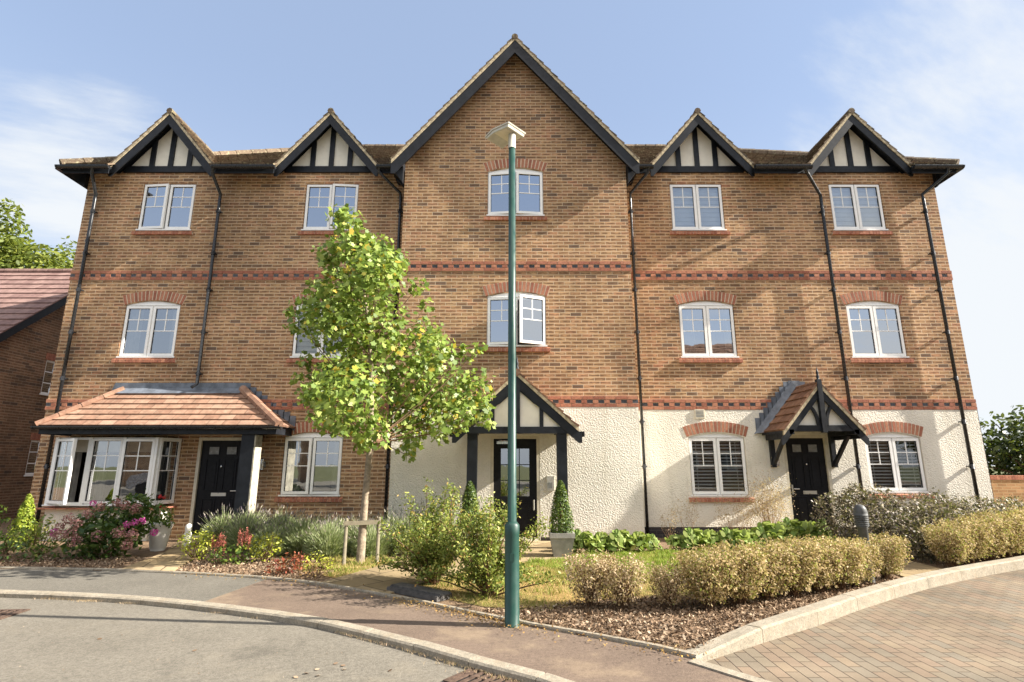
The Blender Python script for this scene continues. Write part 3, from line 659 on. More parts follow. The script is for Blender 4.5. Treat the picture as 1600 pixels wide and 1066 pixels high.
# ---------------- bracketed right porch
px, pf = 5.95, 10.45
r = gable_roof('porch_roof', px, .78, pf, W, 2.08, 3.0, W, 6, bd=.11, foot=.05, tile='ptile', label='small bracketed porch roof over the right door', ptile=.2)
p = MB(); p.prism([(px-.6, 2.13), (px+.6, 2.13), (px, 2.86)], pf+.115, pf+.14); p.build('gable_panel', M['panel'], r)
t_ = MB(); t_.box(px-.72, px+.72, pf+.03, pf+.11, 2.06, 2.17); t_.box(px-.045, px+.045, pf-.02, pf+.06, 2.03, 3.05)
for s in (-1, 1):
    pts = [Vector((px+s*(.05+.27*math.sin(a)), pf+.05, 2.17+.36*math.cos(a))) for a in np.linspace(0.05, math.pi/2, 7)]
    pts = [Vector((px+s*(.08+.25*(1-math.cos(a))), pf+.05, 2.17+.42*math.sin(a))) for a in np.linspace(0, math.pi/2, 7)]
    for a, b in zip(pts, pts[1:]): t_.beam(a, b, .05, .05, (0, 1, 0))
    t_.box(px+s*.62-.045, px+s*.62+.045, pf+.02, W, 2.0, 2.09); t_.box(px+s*.70-.02, px+s*.70+.02, pf+.05, W-.03, 1.92, 2.05)
t_.box(px-.6, px+.6, pf+.15, W, 2.10, 2.12); t_.build('tie_beam', M['black'], r)
for s in (-1, 1):
    b = MB(); xx = px+s*.62; b.box(xx-.045, xx+.045, W-.09, W-.014, 1.38, 2.0); b.box(xx-.035, xx+.035, W-.12, W-.09, 1.42, 1.48); b.beam((xx, W-.10, 1.47), (xx, pf+.30, 2.0), .06, .07)
    b.build('bracket', M['black'], r)
MB().lathe([(.035, 0), (.02, .02), (.035, .06), (.018, .09), (.026, .13), (.003, .24)], (px, pf+.02, 3.05), 10).build('finial', M['black'], r, True)
ff = MB()
for k in range(8):
    for s in (-1, 1):
        xx = px+s*lerp(.12, .88, k/8); z_ = lerp(3.12, 2.25, k/8); ff.box(min(xx, xx+s*.11), max(xx, xx+s*.11), W-.026, W-.014, z_-.30, z_+.02)
ff.face([(px-.06, W-.03, 3.14), (px-.95, W-.03, 2.05), (px-.80, W-.16, 2.08), (px-.02, W-.14, 3.02)]); ff.box(px-.12, px+.12, W-.03, W-.014, 2.9, 3.16)
ff.build('flashing', M['lead'], r)
# small fittings
def fitting(name, x0, x1, z0, z1, Y, d, m_, lab=None, detail=None):
    mb = MB(); mb.box(x0, x1, Y-d, Y, z0, z1); 
    o = mb.build(name, M[m_], bld, label=lab)
    if detail: detail(o)
def louvre(o):
    b = MB()
    for k in range(5): z = 2.40+k*.03; b.box(3.83, 3.99, W-.034, W-.026, z, z+.016)
    b.build('vent_louvre', M['frost'], o)
fitting('vent_cover', 3.81, 4.01, 2.37, 2.56, W-.012, .02, 'cream', detail=louvre)
fitting('air_brick', -4.80, -4.65, 2.12, 2.26, W, .02, 'plinth')
def lamp_d(x):
    def f(o): MB().lathe([(.03, 0), (.036, .03), (.036, .2), (.03, .23)], (x, W-.08, 1.33), 12).build('lamp_tube', M['steel'], o, True)
    return f
fitting('wall_light', -5.12, -5.04, 1.38, 1.50, W, .05, 'frost', detail=lamp_d(-5.08))
fitting('wall_light', 5.37, 5.45, 1.40, 1.58, W-.012, .05, 'steel')
def ic(o):
    b = MB()
    for k in range(5): b.box(.70, .78, C-.048, C-.043, 1.0+k*.022, 1.012+k*.022)
    b.build('entry_button', M['frost'], o)
fitting('entry_panel', .67, .81, .95, 1.22, C-.012, .03, 'letter', 'metal entry phone panel beside the glazed door', ic)

# ================================================================ NEIGHBOURING HOUSE (left)
nb = thing('brick_house', (-13.5, 16.9, 0), 'neighbouring dark brick house with pinkish tiled roof at the left edge', 'house')
X, y0, y1, ry, rz_, ez = -13.5, 12.8, 21.0, 16.9, 7.55, 3.95
tf = lambda y: ez + (rz_-ez)*(1-abs(y-ry)/(ry-y0)); tf.breaks = [ry]
mb = MB(); nh = [(15.50, 16.0, 3.42, 4.40, 0), (15.50, 16.0, 1.15, 2.10, 0)]
wall(mb, y0, y1, 0, tf, X, nh, axis='y', reveal=-.1); mb.face([(X, y0, 0), (X-9, y0, 0), (X-9, y0, ez), (X, y0, ez)]); mb.face([(X, y1, 0), (X-9, y1, 0), (X-9, y1, ez), (X, y1, ez)])
mb.face([(X-9, y0, 0), (X-9, y1, 0), (X-9, y1, ez), (X-9, ry, rz_), (X-9, y0, ez)]); mb.build('wall', M['brick2'], nb)
mb = MB(); o_ = .25
slope(mb, (X-9.3, y0-.35, ez-.3), (X+o_, y0-.35, ez-.3), (X-9.3, ry, rz_+.04), (X+o_, ry, rz_+.04), 17, .035, .3); slope(mb, (X+o_, y1+.35, ez-.3), (X-9.3, y1+.35, ez-.3), (X+o_, ry, rz_+.04), (X-9.3, ry, rz_+.04), 17, .035, .3)
ridge_tiles(mb, (X-9.3, ry, rz_+.06), (X+o_, ry, rz_+.06), .1, 20)
nr = mb.build('roof', M['ntile'], nb)
b = MB(); dz_ = .06
for q in (y0-.35, y1+.35):
    b.face([(X+o_-.01, q, ez-.33), (X+o_-.01, ry, rz_+.0), (X+o_-.01, ry, rz_-.26), (X+o_-.01, q, ez-.56)]); b.face([(X+o_-.03, q, ez-.33), (X+o_-.03, ry, rz_+.0), (X+o_-.03, ry, rz_-.26), (X+o_-.03, q, ez-.56)])
    b.face([(X+o_-.01, q, ez-.56), (X+o_-.01, ry, rz_-.26), (X, ry, rz_-.26), (X, q, ez-.56)])
b.build('bargeboard', M['black'], nr)
for (a, b_, c_, d_, _) in nh:
    f = MB(); t = .05
    for q in ((a, a+t, c_, d_), (b_-t, b_, c_, d_), (a+t, b_-t, c_, c_+t), (a+t, b_-t, d_-t, d_)): f.box(X-.09, X-.03, q[0], q[1], q[2], q[3])
    for k in (.33, .66): z = lerp(c_, d_, k); f.box(X-.075, X-.045, a+t, b_-t, z-.012, z+.012)
    f.box(X-.09, X+.03, a-.03, b_+.03, c_-.04, c_-.001)
    w_ = f.build('window', M['upvc'], nb); p = MB(); p.face([(X-.06, a+t, c_+t), (X-.06, b_-t, c_+t), (X-.06, b_-t, d_-t), (X-.06, a+t, d_-t)]); p.build('pane', M['glasslow'], w_)
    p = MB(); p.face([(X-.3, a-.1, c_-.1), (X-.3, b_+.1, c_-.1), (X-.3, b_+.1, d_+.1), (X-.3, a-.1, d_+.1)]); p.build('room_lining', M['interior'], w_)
    p = MB()
    for k in range(7): yy = lerp(a-.05, b_+.05, k/7); p.box(X-.02, X+.008, yy+.004, yy+(b_-a+.1)/7-.004, d_+.004, d_+.2)
    p.build('arch', M['red'], w_)
# garden wall at the right
gw = MB(); gw.box(11.6, 27, 14.0, 14.22, 0, 1.06); gwo = gw.build('garden_wall', M['gwall'], None)
tag(gwo, 'low orange brick garden wall behind the right corner of the block', 'wall')
gc = MB()
for k in range(int(15.4/.075)): a = 11.58+k*.075; gc.box(a+.003, a+.072, 13.985, 14.235, 1.062, 1.165)
gc.build('coping', M['red'], gwo)
# ================================================================ GROUND
def ground_mat(name, stops, sc=3, fine=160, bump=.5, bd=.006, rough=.95, speck=None, dirt=None, dark=0):
    m, g, out = mat(name); t = g.n('ShaderNodeTexCoord').outputs['Object']
    f = g.m('ADD', g.m('MULTIPLY', g.noise(t, sc, 6, .65), .7), g.m('MULTIPLY', g.noise(t, fine, 3, .6), .3))
    c = g.ramp(f, stops)
    gr = g.rng(g.m('ADD', g.m('MULTIPLY', g.noise(t, 75, 3, .8), .6), g.m('MULTIPLY', g.noise(t, 28, 4, .7), .4)), .36, .64, .72, 1.28); c = g.mix(1.0, c, g.xyz(gr, gr, gr), 'MULTIPLY')
    if dark: c = g.mix(g.m('MULTIPLY', g.rng(g.noise(t, .75, 5, .75), .56, .66), dark), c, (.075,.068,.056))
    if speck: c = g.mix(g.m('MULTIPLY', g.rng(g.noise(t, fine*1.4, 2), .60, .72), speck[0]), c, speck[1])
    if dirt: c = g.mix(g.m('MULTIPLY', g.rng(g.noise(t, dirt[2], 6, .7), .50, .68), dirt[0]), c, dirt[1])
    bsdf(g, out, c, rough, .2, g.m('ADD', g.noise(t, fine, 3), g.m('MULTIPLY', g.noise(t, fine*.3, 3), .6)), bump, bd); return m
M['asph'] = ground_mat('road_asphalt', [(.3, (.135,.122,.098)), (.7, (.195,.176,.143))], 1.1, 190, .6, .006, speck=(.5, (.44,.42,.37)), dirt=(.35, (.27,.235,.175), .9), dark=.4)
M['asph2'] = ground_mat('footway_asphalt', [(.3, (.115,.106,.088)), (.7, (.165,.152,.126))], 1.4, 190, .6, .006, speck=(.4, (.40,.38,.34)))
M['redasph'] = ground_mat('red_asphalt', [(.3, (.125,.092,.07)), (.7, (.178,.132,.10))], 1.4, 190, .6, .006, speck=(.4, (.40,.33,.27)), dirt=(.4, (.34,.26,.17), 1.3))
M['kerb'] = ground_mat('kerb_concrete', [(.3, (.22,.195,.15)), (.7, (.36,.315,.245))], 5, 110, .5, .006, dirt=(.5, (.22,.17,.11), 7))
M['soil'] = ground_mat('bark_soil', [(.25, (.12,.08,.05)), (.5, (.23,.155,.095)), (.75, (.34,.24,.15))], 9, 70, 1, .03)
M['lawn'] = ground_mat('dry_lawn', [(.36, (.17,.18,.05)), (.5, (.34,.235,.09)), (.66, (.40,.25,.10))], .9, 90, 1, .02)
M['slabs'] = brick_mat('buff_paving', [(0, (.27,.20,.11)), (.5, (.33,.25,.14)), (1, (.39,.30,.18))], mortar=(.12,.09,.055), smear=0, bw=.6, bh=.45, uvm=True, wear=(.7,1.2), mw=.012)
M['terrain'] = ground_mat('terrain_grass', [(.3, (.07,.08,.03)), (.7, (.13,.13,.06))], .5, 20, 1, .03)
def sheet(name, poly, z, m_, thick=.12, uvrot=None, structure=True):
    mb = MB(); mb.slab(poly, z-thick, z)
    if uvrot is not None:
        c, s = math.cos(R(uvrot)), math.sin(R(uvrot)); mb.uv[0] = [(x*c+y*s, -x*s+y*c) for x, y in poly]
    o = mb.build(name, m_); return tag(o, kind='structure') if structure else o
def smooth_line(P, n=6):
    P = [Vector((*p, 0)) for p in P]; out = []
    for i in range(len(P)-1):
        a, b, c, d = P[max(i-1, 0)], P[i], P[i+1], P[min(i+2, len(P)-1)]
        for k in range(n):
            t = k/n; q = .5*((2*b)+(c-a)*t+(2*a-5*b+4*c-d)*t*t+(3*b-a-3*c+d)*t**3); out.append((q.x, q.y))
    return out + [(P[-1].x, P[-1].y)]
mb = MB(); mb.face([(-400, -400, -.2), (400, -400, -.2), (400, 400, -.2), (-400, 400, -.2)]); tag(mb.build('ground', M['terrain']), kind='structure')
KB = smooth_line([(-40, 7.3), (-14, 7.1), (-8, 6.9), (-5.89, 6.72), (-5.08, 6.62), (-4.23, 6.45), (-3.38, 6.19), (-2.55, 5.87), (-1.94, 5.60), (-1.36, 5.25), (-.84, 4.90), (-.39, 4.56), (0, 4.27), (.34, 4.02), (1.1, 3.2), (2.0, 1.8), (2.6, 0), (2.9, -3), (3, -9)])
ED = smooth_line([(-40, 8.9), (-14, 8.5), (-7.21, 8.17), (-5.57, 8.03), (-4.58, 7.85), (-3.34, 7.55), (-2.38, 7.15), (-1.45, 6.58), (-.65, 6.0), (-.06, 5.56), (.5, 5.21), (1.04, 4.87), (1.40, 4.56), (1.72, 4.19), (2.5, 3.1), (3.6, 1.2), (4.4, -2), (4.6, -9)])
KR = smooth_line([(1.40, 4.56), (2.06, 5.02), (2.85, 5.55), (3.61, 6.13), (4.91, 7.02), (6.10, 7.72), (7.41, 8.40), (11, 10.2), (20, 14.0), (34, 19)])
iK = min(range(len(ED)), key=lambda i: (ED[i][0]-1.40)**2+(ED[i][1]-4.56)**2)
sheet('road', [(-40, -30)] + [(x+.03, y+.04) for x, y in KB] + [(3, -30)], -.045, M['asph'])
fw = [(x+.05, y+.06) for x, y in KB] + ED[::-1]
jx = -3.35
sheet('footway', fw, 0, M['redasph'])
L1 = [(x+.05, y+.06) for x, y in KB if x < -3.32]; L2 = [p for p in ED if p[0] < -3.05]
sheet('footway', L1 + L2[::-1], .004, M['asph2'], .003)
sheet('driveway', ED[iK:] + [(5, -30), (34, -30)] + [(x-.05, y+.08) for x, y in KR[::-1]], -.035, M['paving'], .1, 90)
sheet('planting_bed', ED[:iK+1] + [(x-.05, y+.08) for x, y in KR[1:]] + [(34, 40), (-40, 40)], .015, M['soil'], .1)
sheet('lawn', [(-2.95, 7.95), (-2.3, 7.5), (-1.2, 6.75), (-.3, 6.05), (.3, 5.85), (1.0, 6.35), (2.0, 6.5), (3.2, 6.9), (4.3, 7.5), (4.8, 8.2), (5.1, 9.4), (3.5, 9.7), (.95, 9.5), (-.5, 9.3), (-1.6, 8.9), (-2.9, 9.0)], .022, M['lawn'], .005)
sheet('path', [(-5.42, 8.05), (-4.60, 7.87), (-5.1, 9.5), (-5.35, 11.4), (-6.5, 11.4), (-5.72, 9.5)], .032, M['slabs'], .02, 20)
sheet('path', [(-2.35, 7.18), (-1.38, 6.58), (-.45, 8.2), (.85, 8.95), (.9, C), (-.8, C), (-.95, 9.3), (-1.75, 8.6)], .032, M['slabs'], .02, 50)
sheet('path', [(5.01, 7.12), (5.95, 7.66), (5.98, 9), (6.5, 11.38), (5.5, 11.38), (5.25, 9)], .032, M['slabs'], .02, 35)
def kerb_run(name, line, w, z0, z1, units=.9, side=1, ramp=None, m_=None):
    mb = MB(); src = [Vector((*p, 0)) for p in line]; pts = [src[0]]; acc = 0
    for a, b in zip(src, src[1:]):
        L = (b-a).length; t0 = 0
        while acc + (L-t0) >= units: t0 += units-acc; acc = 0; pts.append(lerp(a, b, t0/L))
        acc += L-t0
    pts.append(src[-1])
    for i in range(len(pts)-1):
        a, b = pts[i], pts[i+1]; L = (b-a).length; n = max(1, round(L/units))
        for k in range(n):
            p, q = lerp(a, b, k/n), lerp(a, b, (k+1)/n); d = (q-p).normalized() if (q-p).length > 1e-6 else Vector((1, 0, 0)); nn = Vector((-d.y, d.x, 0))*w*side; p = p+d*.003; q = q-d*.003
            zt = lambda v: z1 if ramp is None else ramp(v)
            j = random.uniform(-.002, .002); A = [Vector((v.x, v.y, zt(v)+j)) for v in (p, q)]; B = [Vector((v.x, v.y, zt(v)+j)) for v in (p+nn, q+nn)]
            c = nn*.14; dz_ = Vector((0, 0, -.014))
            mb.face([A[0]+c, A[1]+c, B[1], B[0]]); mb.face([A[0]+dz_, A[1]+dz_, A[1]+c, A[0]+c])
            mb.face([(p.x, p.y, z0), (q.x, q.y, z0), A[1]+dz_, A[0]+dz_]); mb.face([(p.x+nn.x, p.y+nn.y, z0), (q.x+nn.x, q.y+nn.y, z0), B[1], B[0]])
            mb.face([(p.x, p.y, z0), A[0]+dz_, A[0]+c, B[0], (p.x+nn.x, p.y+nn.y, z0)]); mb.face([(q.x, q.y, z0), A[1]+dz_, A[1]+c, B[1], (q.x+nn.x, q.y+nn.y, z0)])
    o = mb.build(name, m_ or M['kerb']); return tag(o, kind='structure')
kerb_run('road_kerb', KB, .125, -.1, .012, .6)
kerb_run('path_edging', ED[:iK+1], .05, -.1, .030, .6)
kerb_run('flush_edging', ED[iK:], .11, -.1, .010, .9, -1)
kerb_run('driveway_kerb', KR, .15, -.15, .09, .9, 1, lambda v: .012+.085*min(1, max(0, (v.x-1.4)/.9)))
# joint lines of the paths
def grate(name, cx, cy, w, l, rot, lab, m_):
    t = thing(name, (cx, cy, -.045), lab, 'drain'); f = MB(); b = MB()
    f.box(-w/2, w/2, -l/2, -l/2+.03, .003, .012).box(-w/2, w/2, l/2-.03, l/2, .003, .012).box(-w/2, -w/2+.03, -l/2+.03, l/2-.03, .003, .012).box(w/2-.03, w/2, -l/2+.03, l/2-.03, .003, .012)
    n = 6
    for k in range(n): x = -w/2+.03+(k+.5)*(w-.06)/n; b.box(x-.015, x+.015, -l/2+.03, l/2-.03, .003, .011)
    b.box(-w/2+.03, w/2-.03, -.012, .012, .002, .0095); h = MB(); h.face([(-w/2+.02, -l/2+.02, .0015), (w/2-.02, -l/2+.02, .0015), (w/2-.02, l/2-.02, .0015), (-w/2+.02, l/2-.02, .0015)])
    Mx = Matrix.Translation((cx, cy, -.045)) @ Matrix.Rotation(R(rot), 4, 'Z')
    for nm, q, mm in (('frame', f, m_), ('grating', b, m_), ('gully_pit', h, M['blkpl'])): put(nm, q, mm, t, Mx)
M['rust'] = simple('rusty_iron', (.095,.062,.045), .8, .3, .35, 25, .4, 120)
grate('drain_grate', -.19, 4.28, .44, .40, -38, 'rusty iron drain grate at the bottom edge beside the road kerb', M['rust'])
grate('drain_grate', -5.28, 5.93, .50, .46, 4, 'reddish iron drain grate in the road at the left edge', M['rust'])
# ================================================================ STREET FURNITURE
M['green'] = simple('green_paint', (.014,.055,.043), .4, .5, .10, 4, .08, 60)
M['lampw'] = simple('cream_lamp_housing', (.50,.48,.40), .55, .4, .12, 12)
lp = thing('street_lamp', (0, 5.44, 0), 'tall dark green steel street lamp with flat cream head, in front of the central gable', 'street lamp')
MB().lathe([(.085, 0), (.069, .02), (.068, .80), (.071, .83), (.071, .90), (.045, .935)], (0, 5.44, -.02), 28).build('pole_base', M['green'], lp, True)
MB().lathe([(.043, .90), (.040, 2.5), (.036, 4.88)], (0, 5.44, 0), 24).build('pole', M['green'], lp, True)
MB().lathe([(.041, 4.88), (.041, 5.05), (.030, 5.07)], (0, 5.44, 0), 20).build('spigot', M['lampw'], lp, True)
hd = MB(); Mx = Matrix.Translation((-.03, 5.46, 5.075)) @ Matrix.Rotation(R(48), 4, 'Z') @ Matrix.Rotation(R(5), 4, 'X')
prof = [(-.10, -.005), (.12, -.005), (.225, -.045), (.235, -.03), (.13, .027), (-.11, .027)]
A = Matrix.Rotation(R(90), 4, 'Z'); hd.prism(prof, -.135, .135, 0, Mx @ A)
hd.prism([(-.115, .029), (.13, .029), (.24, -.026), (.245, -.015), (.135, .043), (-.12, .043)], -.145, .145, 0, Mx @ A)
hdo = hd.build('lamp_head', M['lampw'], lp)
ln = MB(); ln.prism([(-.06, -.012), (.11, -.012), (.11, -.004), (-.06, -.004)], -.12, .12, 0, Mx @ A); ln.build('lens', M['frost'] if False else M['cream'], hdo)
dp = MB().box(-.02, .02, 0, .004, -.035, .035, 0, Matrix.Translation((0, 5.44-.0725, .6))); dp.build('inspection_door', M['green'], lp)
# bollard
M['bollard'] = simple('grey_bollard', (.07,.073,.072), .6, .4, .2, 14, .2, 90)
bo = thing('bollard_light', (4.40, 7.17, 0), 'dark grey louvred bollard light standing in the dry hedge', 'bollard')
MB().lathe([(.066, 0), (.058, .03), (.056, .67), (.076, .69)], (4.40, 7.17, .0), 20).build('post', M['bollard'], bo, True)
lv = MB()
for k in range(6): lv.lathe([(.07, .69+k*.022), (.080, .696+k*.022), (.080, .704+k*.022), (.07, .712+k*.022)], (4.40, 7.17, 0), 20)
lv.build('louvre', M['bollard'], bo); MB().lathe([(.055, .69), (.055, .83)], (4.40, 7.17, 0), 16).build('lens', M['frost'], bo, True)
MB().lathe([(.080, .82), (.080, .85), (.070, .90), (.05, .935), (.01, .95)], (4.40, 7.17, 0), 20).build('cap', M['bollard'], bo, True)
# grey plastic trough cover
M['slabg'] = simple('dark_grey_rubber', (.085,.08,.075), .8, .3, .3, 12, .5, 60)
tr = thing('ramp_block', (-1.08, 6.68, 0), 'long dark grey rubber block lying beside the path edging left of the street lamp', 'ramp block')
q = MB(); Mx = Matrix.Translation((-1.06, 6.56, .02)) @ Matrix.Rotation(R(-38), 4, 'Z')
q.prism([(-.42, 0), (.42, 0), (.42, .05), (.40, .065), (-.40, .065), (-.42, .05)], -.04, .12, 0, Mx); q.prism([(-.41, 0), (.41, 0), (.41, .04), (-.41, .04)], -.10, -.04, 0, Mx); q.build('block', M['slabg'], tr)
q = MB()
for k in range(2): q.box(-.41, .41, -.092+k*.03, -.082+k*.03, .041, .050, 0, Mx)
q.build('rib', M['slabg'], tr)
# planters
M['stone'] = simple('grey_stone_planter', (.30,.29,.26), .8, .2, .15, 10, .3, 60)
M['whitepot'] = simple('white_planter', (.78,.75,.68), .6, .3, .06, 8)
def square_pot(par, cx, cy, w0, w1, h):
    p = MB(); P = [(w0/2, 0), (w1/2*.94, h*.8), (w1/2, h*.8), (w1/2, h), (w1/2*.86, h), (w1/2*.82, h*.85)]
    for a, b in zip(P, P[1:]):
        for k in range(4):
            s = [(-1,-1), (1,-1), (1,1), (-1,1)]; c0, c1 = s[k], s[(k+1) % 4]
            p.face([(cx+c0[0]*a[0], cy+c0[1]*a[0], a[1]+.03), (cx+c1[0]*a[0], cy+c1[1]*a[0], a[1]+.03), (cx+c1[0]*b[0], cy+c1[1]*b[0], b[1]+.03), (cx+c0[0]*b[0], cy+c0[1]*b[0], b[1]+.03)])
    r_ = P[-1][0]; p.face([(cx-r_, cy-r_, .03+h*.85), (cx+r_, cy-r_, .03+h*.85), (cx+r_, cy+r_, .03+h*.85), (cx-r_, cy+r_, .03+h*.85)], 1)
    return p.build('planter_box', [M['stone'], M['soil']], par)
# ================================================================ FOLIAGE
def leafmat(name, stops, trans=.35, rough=.5, spec=.35):
    m, g, out = mat(name); ge = g.n('ShaderNodeNewGeometry'); c = g.ramp(ge.outputs['Random Per Island'], stops)
    b = g.n('ShaderNodeBsdfPrincipled'); g.set(b.inputs['Base Color'], c); b.inputs['Roughness'].default_value = rough; b.inputs['Specular IOR Level'].default_value = spec
    t = g.n('ShaderNodeBsdfTranslucent'); g.set(t.inputs[0], g.mix(.25, c, (.5,.6,.05))); mx = g.n('ShaderNodeMixShader'); mx.inputs[0].default_value = trans
    g.set(mx.inputs[1], b); g.set(mx.inputs[2], t); g.set(out.inputs[0], mx); return m
LM = {
 'tulip': leafmat('young_tree_leaves', rough=.48, spec=.4, stops= [(0, (.09,.15,.025)), (.4, (.18,.27,.045)), (.8, (.30,.39,.08)), (.95, (.44,.50,.15)), (.98, (.55,.42,.05)), (1, (.50,.32,.05))]),
 'oak': leafmat('oak_leaves', [(0, (.07,.10,.015)), (.5, (.14,.18,.03)), (1, (.24,.26,.05))]),
 'dark': leafmat('dark_leaves', [(0, (.018,.035,.012)), (.6, (.04,.07,.02)), (1, (.08,.11,.03))], .25),
 'hedge': leafmat('dry_hedge_leaves', [(0, (.24,.165,.075)), (.35, (.40,.29,.14)), (.7, (.54,.41,.22)), (.84, (.66,.53,.35)), (.87, (.21,.24,.05)), (1, (.30,.32,.08))], .3, .7, .15),
 'hedge2': leafmat('faded_hedge_leaves', [(0, (.25,.165,.09)), (.5, (.45,.33,.19)), (.9, (.62,.49,.34)), (1, (.24,.26,.08))], .3, .7, .15),
 'hebe': leafmat('variegated_leaves', [(0, (.04,.042,.02)), (.4, (.09,.07,.045)), (.68, (.17,.125,.10)), (.8, (.34,.27,.19)), (1, (.55,.47,.30))], .2, .5),
 'lav': leafmat('lavender_leaves', [(0, (.13,.17,.07)), (.5, (.27,.32,.15)), (.85, (.43,.48,.27)), (1, (.58,.56,.38))], .25, .8, .1),
 'lavd': leafmat('lavender_flowers', [(0, (.10,.08,.11)), (.5, (.20,.17,.15)), (1, (.38,.35,.28))], .1, .8, .1),
 'berg': leafmat('broad_leaves', [(0, (.10,.17,.035)), (.5, (.21,.29,.06)), (.95, (.40,.46,.17)), (1, (.42,.34,.08))], .3, .55, .3),
 'yel': leafmat('golden_leaves', [(0, (.20,.24,.02)), (.5, (.38,.42,.04)), (1, (.62,.60,.12))], .35),
 'con': leafmat('golden_conifer_leaves', [(0, (.11,.18,.015)), (.5, (.23,.30,.025)), (1, (.40,.43,.06))], .35),
 'shr': leafmat('small_shrub_leaves', [(0, (.08,.12,.02)), (.45, (.17,.22,.04)), (.8, (.33,.36,.08)), (.93, (.46,.44,.13)), (1, (.46,.25,.08))], .3),
 'hyd': leafmat('hydrangea_leaves', [(0, (.025,.06,.015)), (.6, (.06,.11,.02)), (1, (.12,.17,.04))], .25, .4),
 'mid': leafmat('mid_green_leaves', [(0, (.05,.10,.015)), (.6, (.10,.17,.025)), (1, (.22,.27,.05))], .3, .45),
 'pink': leafmat('pink_petals', [(0, (.20,.09,.08)), (.5, (.36,.17,.15)), (.8, (.50,.31,.25)), (1, (.42,.12,.2))], .2, .7),
 'mag': leafmat('magenta_petals', [(0, (.42,.03,.20)), (1, (.62,.12,.42))], .25, .7),
 'red': leafmat('red_petals', [(0, (.50,.02,.03)), (1, (.65,.05,.06))], .2, .6),
 'pinkf': leafmat('salmon_plumes', [(0, (.45,.10,.09)), (1, (.70,.28,.22))], .3, .8),
 'heu': leafmat('burgundy_leaves', [(0, (.10,.02,.015)), (.5, (.25,.06,.035)), (1, (.42,.14,.07))], .3, .5),
 'top': leafmat('topiary_leaves', [(0, (.03,.06,.012)), (.6, (.07,.12,.02)), (1, (.17,.22,.04))], .25, .45),
 'straw': leafmat('straw_seedheads', [(0, (.36,.24,.12)), (.5, (.55,.42,.26)), (1, (.65,.48,.36))], .4, .9, .1),
 'grass': leafmat('grass_blades', [(0, (.16,.20,.03)), (.35, (.30,.27,.08)), (.6, (.48,.36,.17)), (.8, (.52,.38,.2)), (.82, (.10,.19,.02)), (1, (.20,.30,.04))], .3, .7, .15),
 'gr2': leafmat('green_grass_blades', [(0, (.12,.20,.03)), (.6, (.24,.33,.05)), (.9, (.36,.40,.10)), (1, (.5,.4,.2))], .3, .7, .15),
 'chip': leafmat('bark_chips', [(0, (.10,.065,.04)), (.5, (.23,.155,.10)), (.85, (.34,.25,.17)), (1, (.44,.35,.25))], .0, .9, .1),
 'dead': leafmat('fallen_leaves', [(0, (.20,.11,.04)), (.6, (.32,.19,.07)), (.9, (.42,.30,.14)), (1, (.5,.32,.06))], .2, .7, .1)}
M['bark'] = simple('pale_bark', (.27,.22,.16), .9, .1, .3, 18, .7, 50, .01)
M['bark2'] = simple('dark_bark', (.10,.075,.05), .9, .1, .3, 10, .7, 30, .02)
M['twig'] = simple('twigs', (.16,.10,.06), .9, .1, .3, 18)
SH = {'quad': np.array([(-.5, 0), (0, .5), (.5, 0), (0, -.5)]),
 'leaf': np.array([(0, -.6), (.28, -.15), (.26, .2), (0, .6), (-.26, .2), (-.28, -.15)]),
 'tulip': np.array([(0, -.5), (.22, -.34), (.58, -.22), (.38, .06), (.50, .42), (.14, .34), (0, .40), (-.14, .34), (-.50, .42), (-.38, .06), (-.58, -.22), (-.22, -.34)]),
 'round': np.array([(0, -.5), (.34, -.38), (.5, .0), (.34, .4), (0, .52), (-.34, .4), (-.5, 0), (-.34, -.38)]),
 'blade': np.array([(-.5, -.5), (.5, -.5), (.15, .5), (-.15, .5)])}
def leaves(name, m_, P, size, shape='quad', up=None, spread=1.0, asp=(1, 1), parent=None, along=None, **tags):
    P = np.asarray(P, float); n = len(P); S = SH[shape]; k = len(S); size = np.broadcast_to(np.asarray(size, float), (n,))
    nr = rng.normal(size=(n, 3))*spread
    if up is not None: nr = nr + np.asarray(up, float)
    nr /= np.linalg.norm(nr, axis=1)[:, None]+1e-9
    a = rng.normal(size=(n, 3)) if along is None else np.asarray(along, float)+np.zeros((n, 3))
    if along is None: a -= (a*nr).sum(1)[:, None]*nr; a /= np.linalg.norm(a, axis=1)[:, None]+1e-9; b = np.cross(nr, a)
    else: a = a/(np.linalg.norm(a, axis=1)[:, None]+1e-9); b = np.cross(a, nr); b /= np.linalg.norm(b, axis=1)[:, None]+1e-9
    r2 = (S**2).sum(1)
    V = P[:, None, :] + size[:, None, None]*(b[:, None, :]*S[None, :, 0, None]*asp[0] + a[:, None, :]*S[None, :, 1, None]*asp[1] - np.cross(b, a)[:, None, :]*(.35*r2)[None, :, None]*rng.uniform(.2, 1.2, (n, 1, 1)))
    me = bpy.data.meshes.new(name); me.vertices.add(n*k); me.vertices.foreach_set('co', V.astype(np.float32).ravel())
    me.loops.add(n*k); me.loops.foreach_set('vertex_index', np.arange(n*k, dtype=np.int32)); me.polygons.add(n); me.polygons.foreach_set('loop_start', np.arange(0, n*k, k, dtype=np.int32))
    me.update(calc_edges=True); me.materials.append(m_); return link(name, me, parent, **tags)
def ball(c, r, n, inner=.55, flat=1.0):
    d = rng.normal(size=(n, 3)); d /= np.linalg.norm(d, axis=1)[:, None]; rr = rng.uniform(inner, 1.0, n)**.6
    lump = 1+.18*np.sin(d[:, 0]*5+c[0]*3)*np.cos(d[:, 1]*6+c[2]*5)+.10*np.sin(d[:, 2]*11+c[1])
    return np.array(c)+d*(rr*lump)[:, None]*np.array([r, r, r*flat]) if np.isscalar(r) else np.array(c)+d*(rr*lump)[:, None]*np.array(r), d
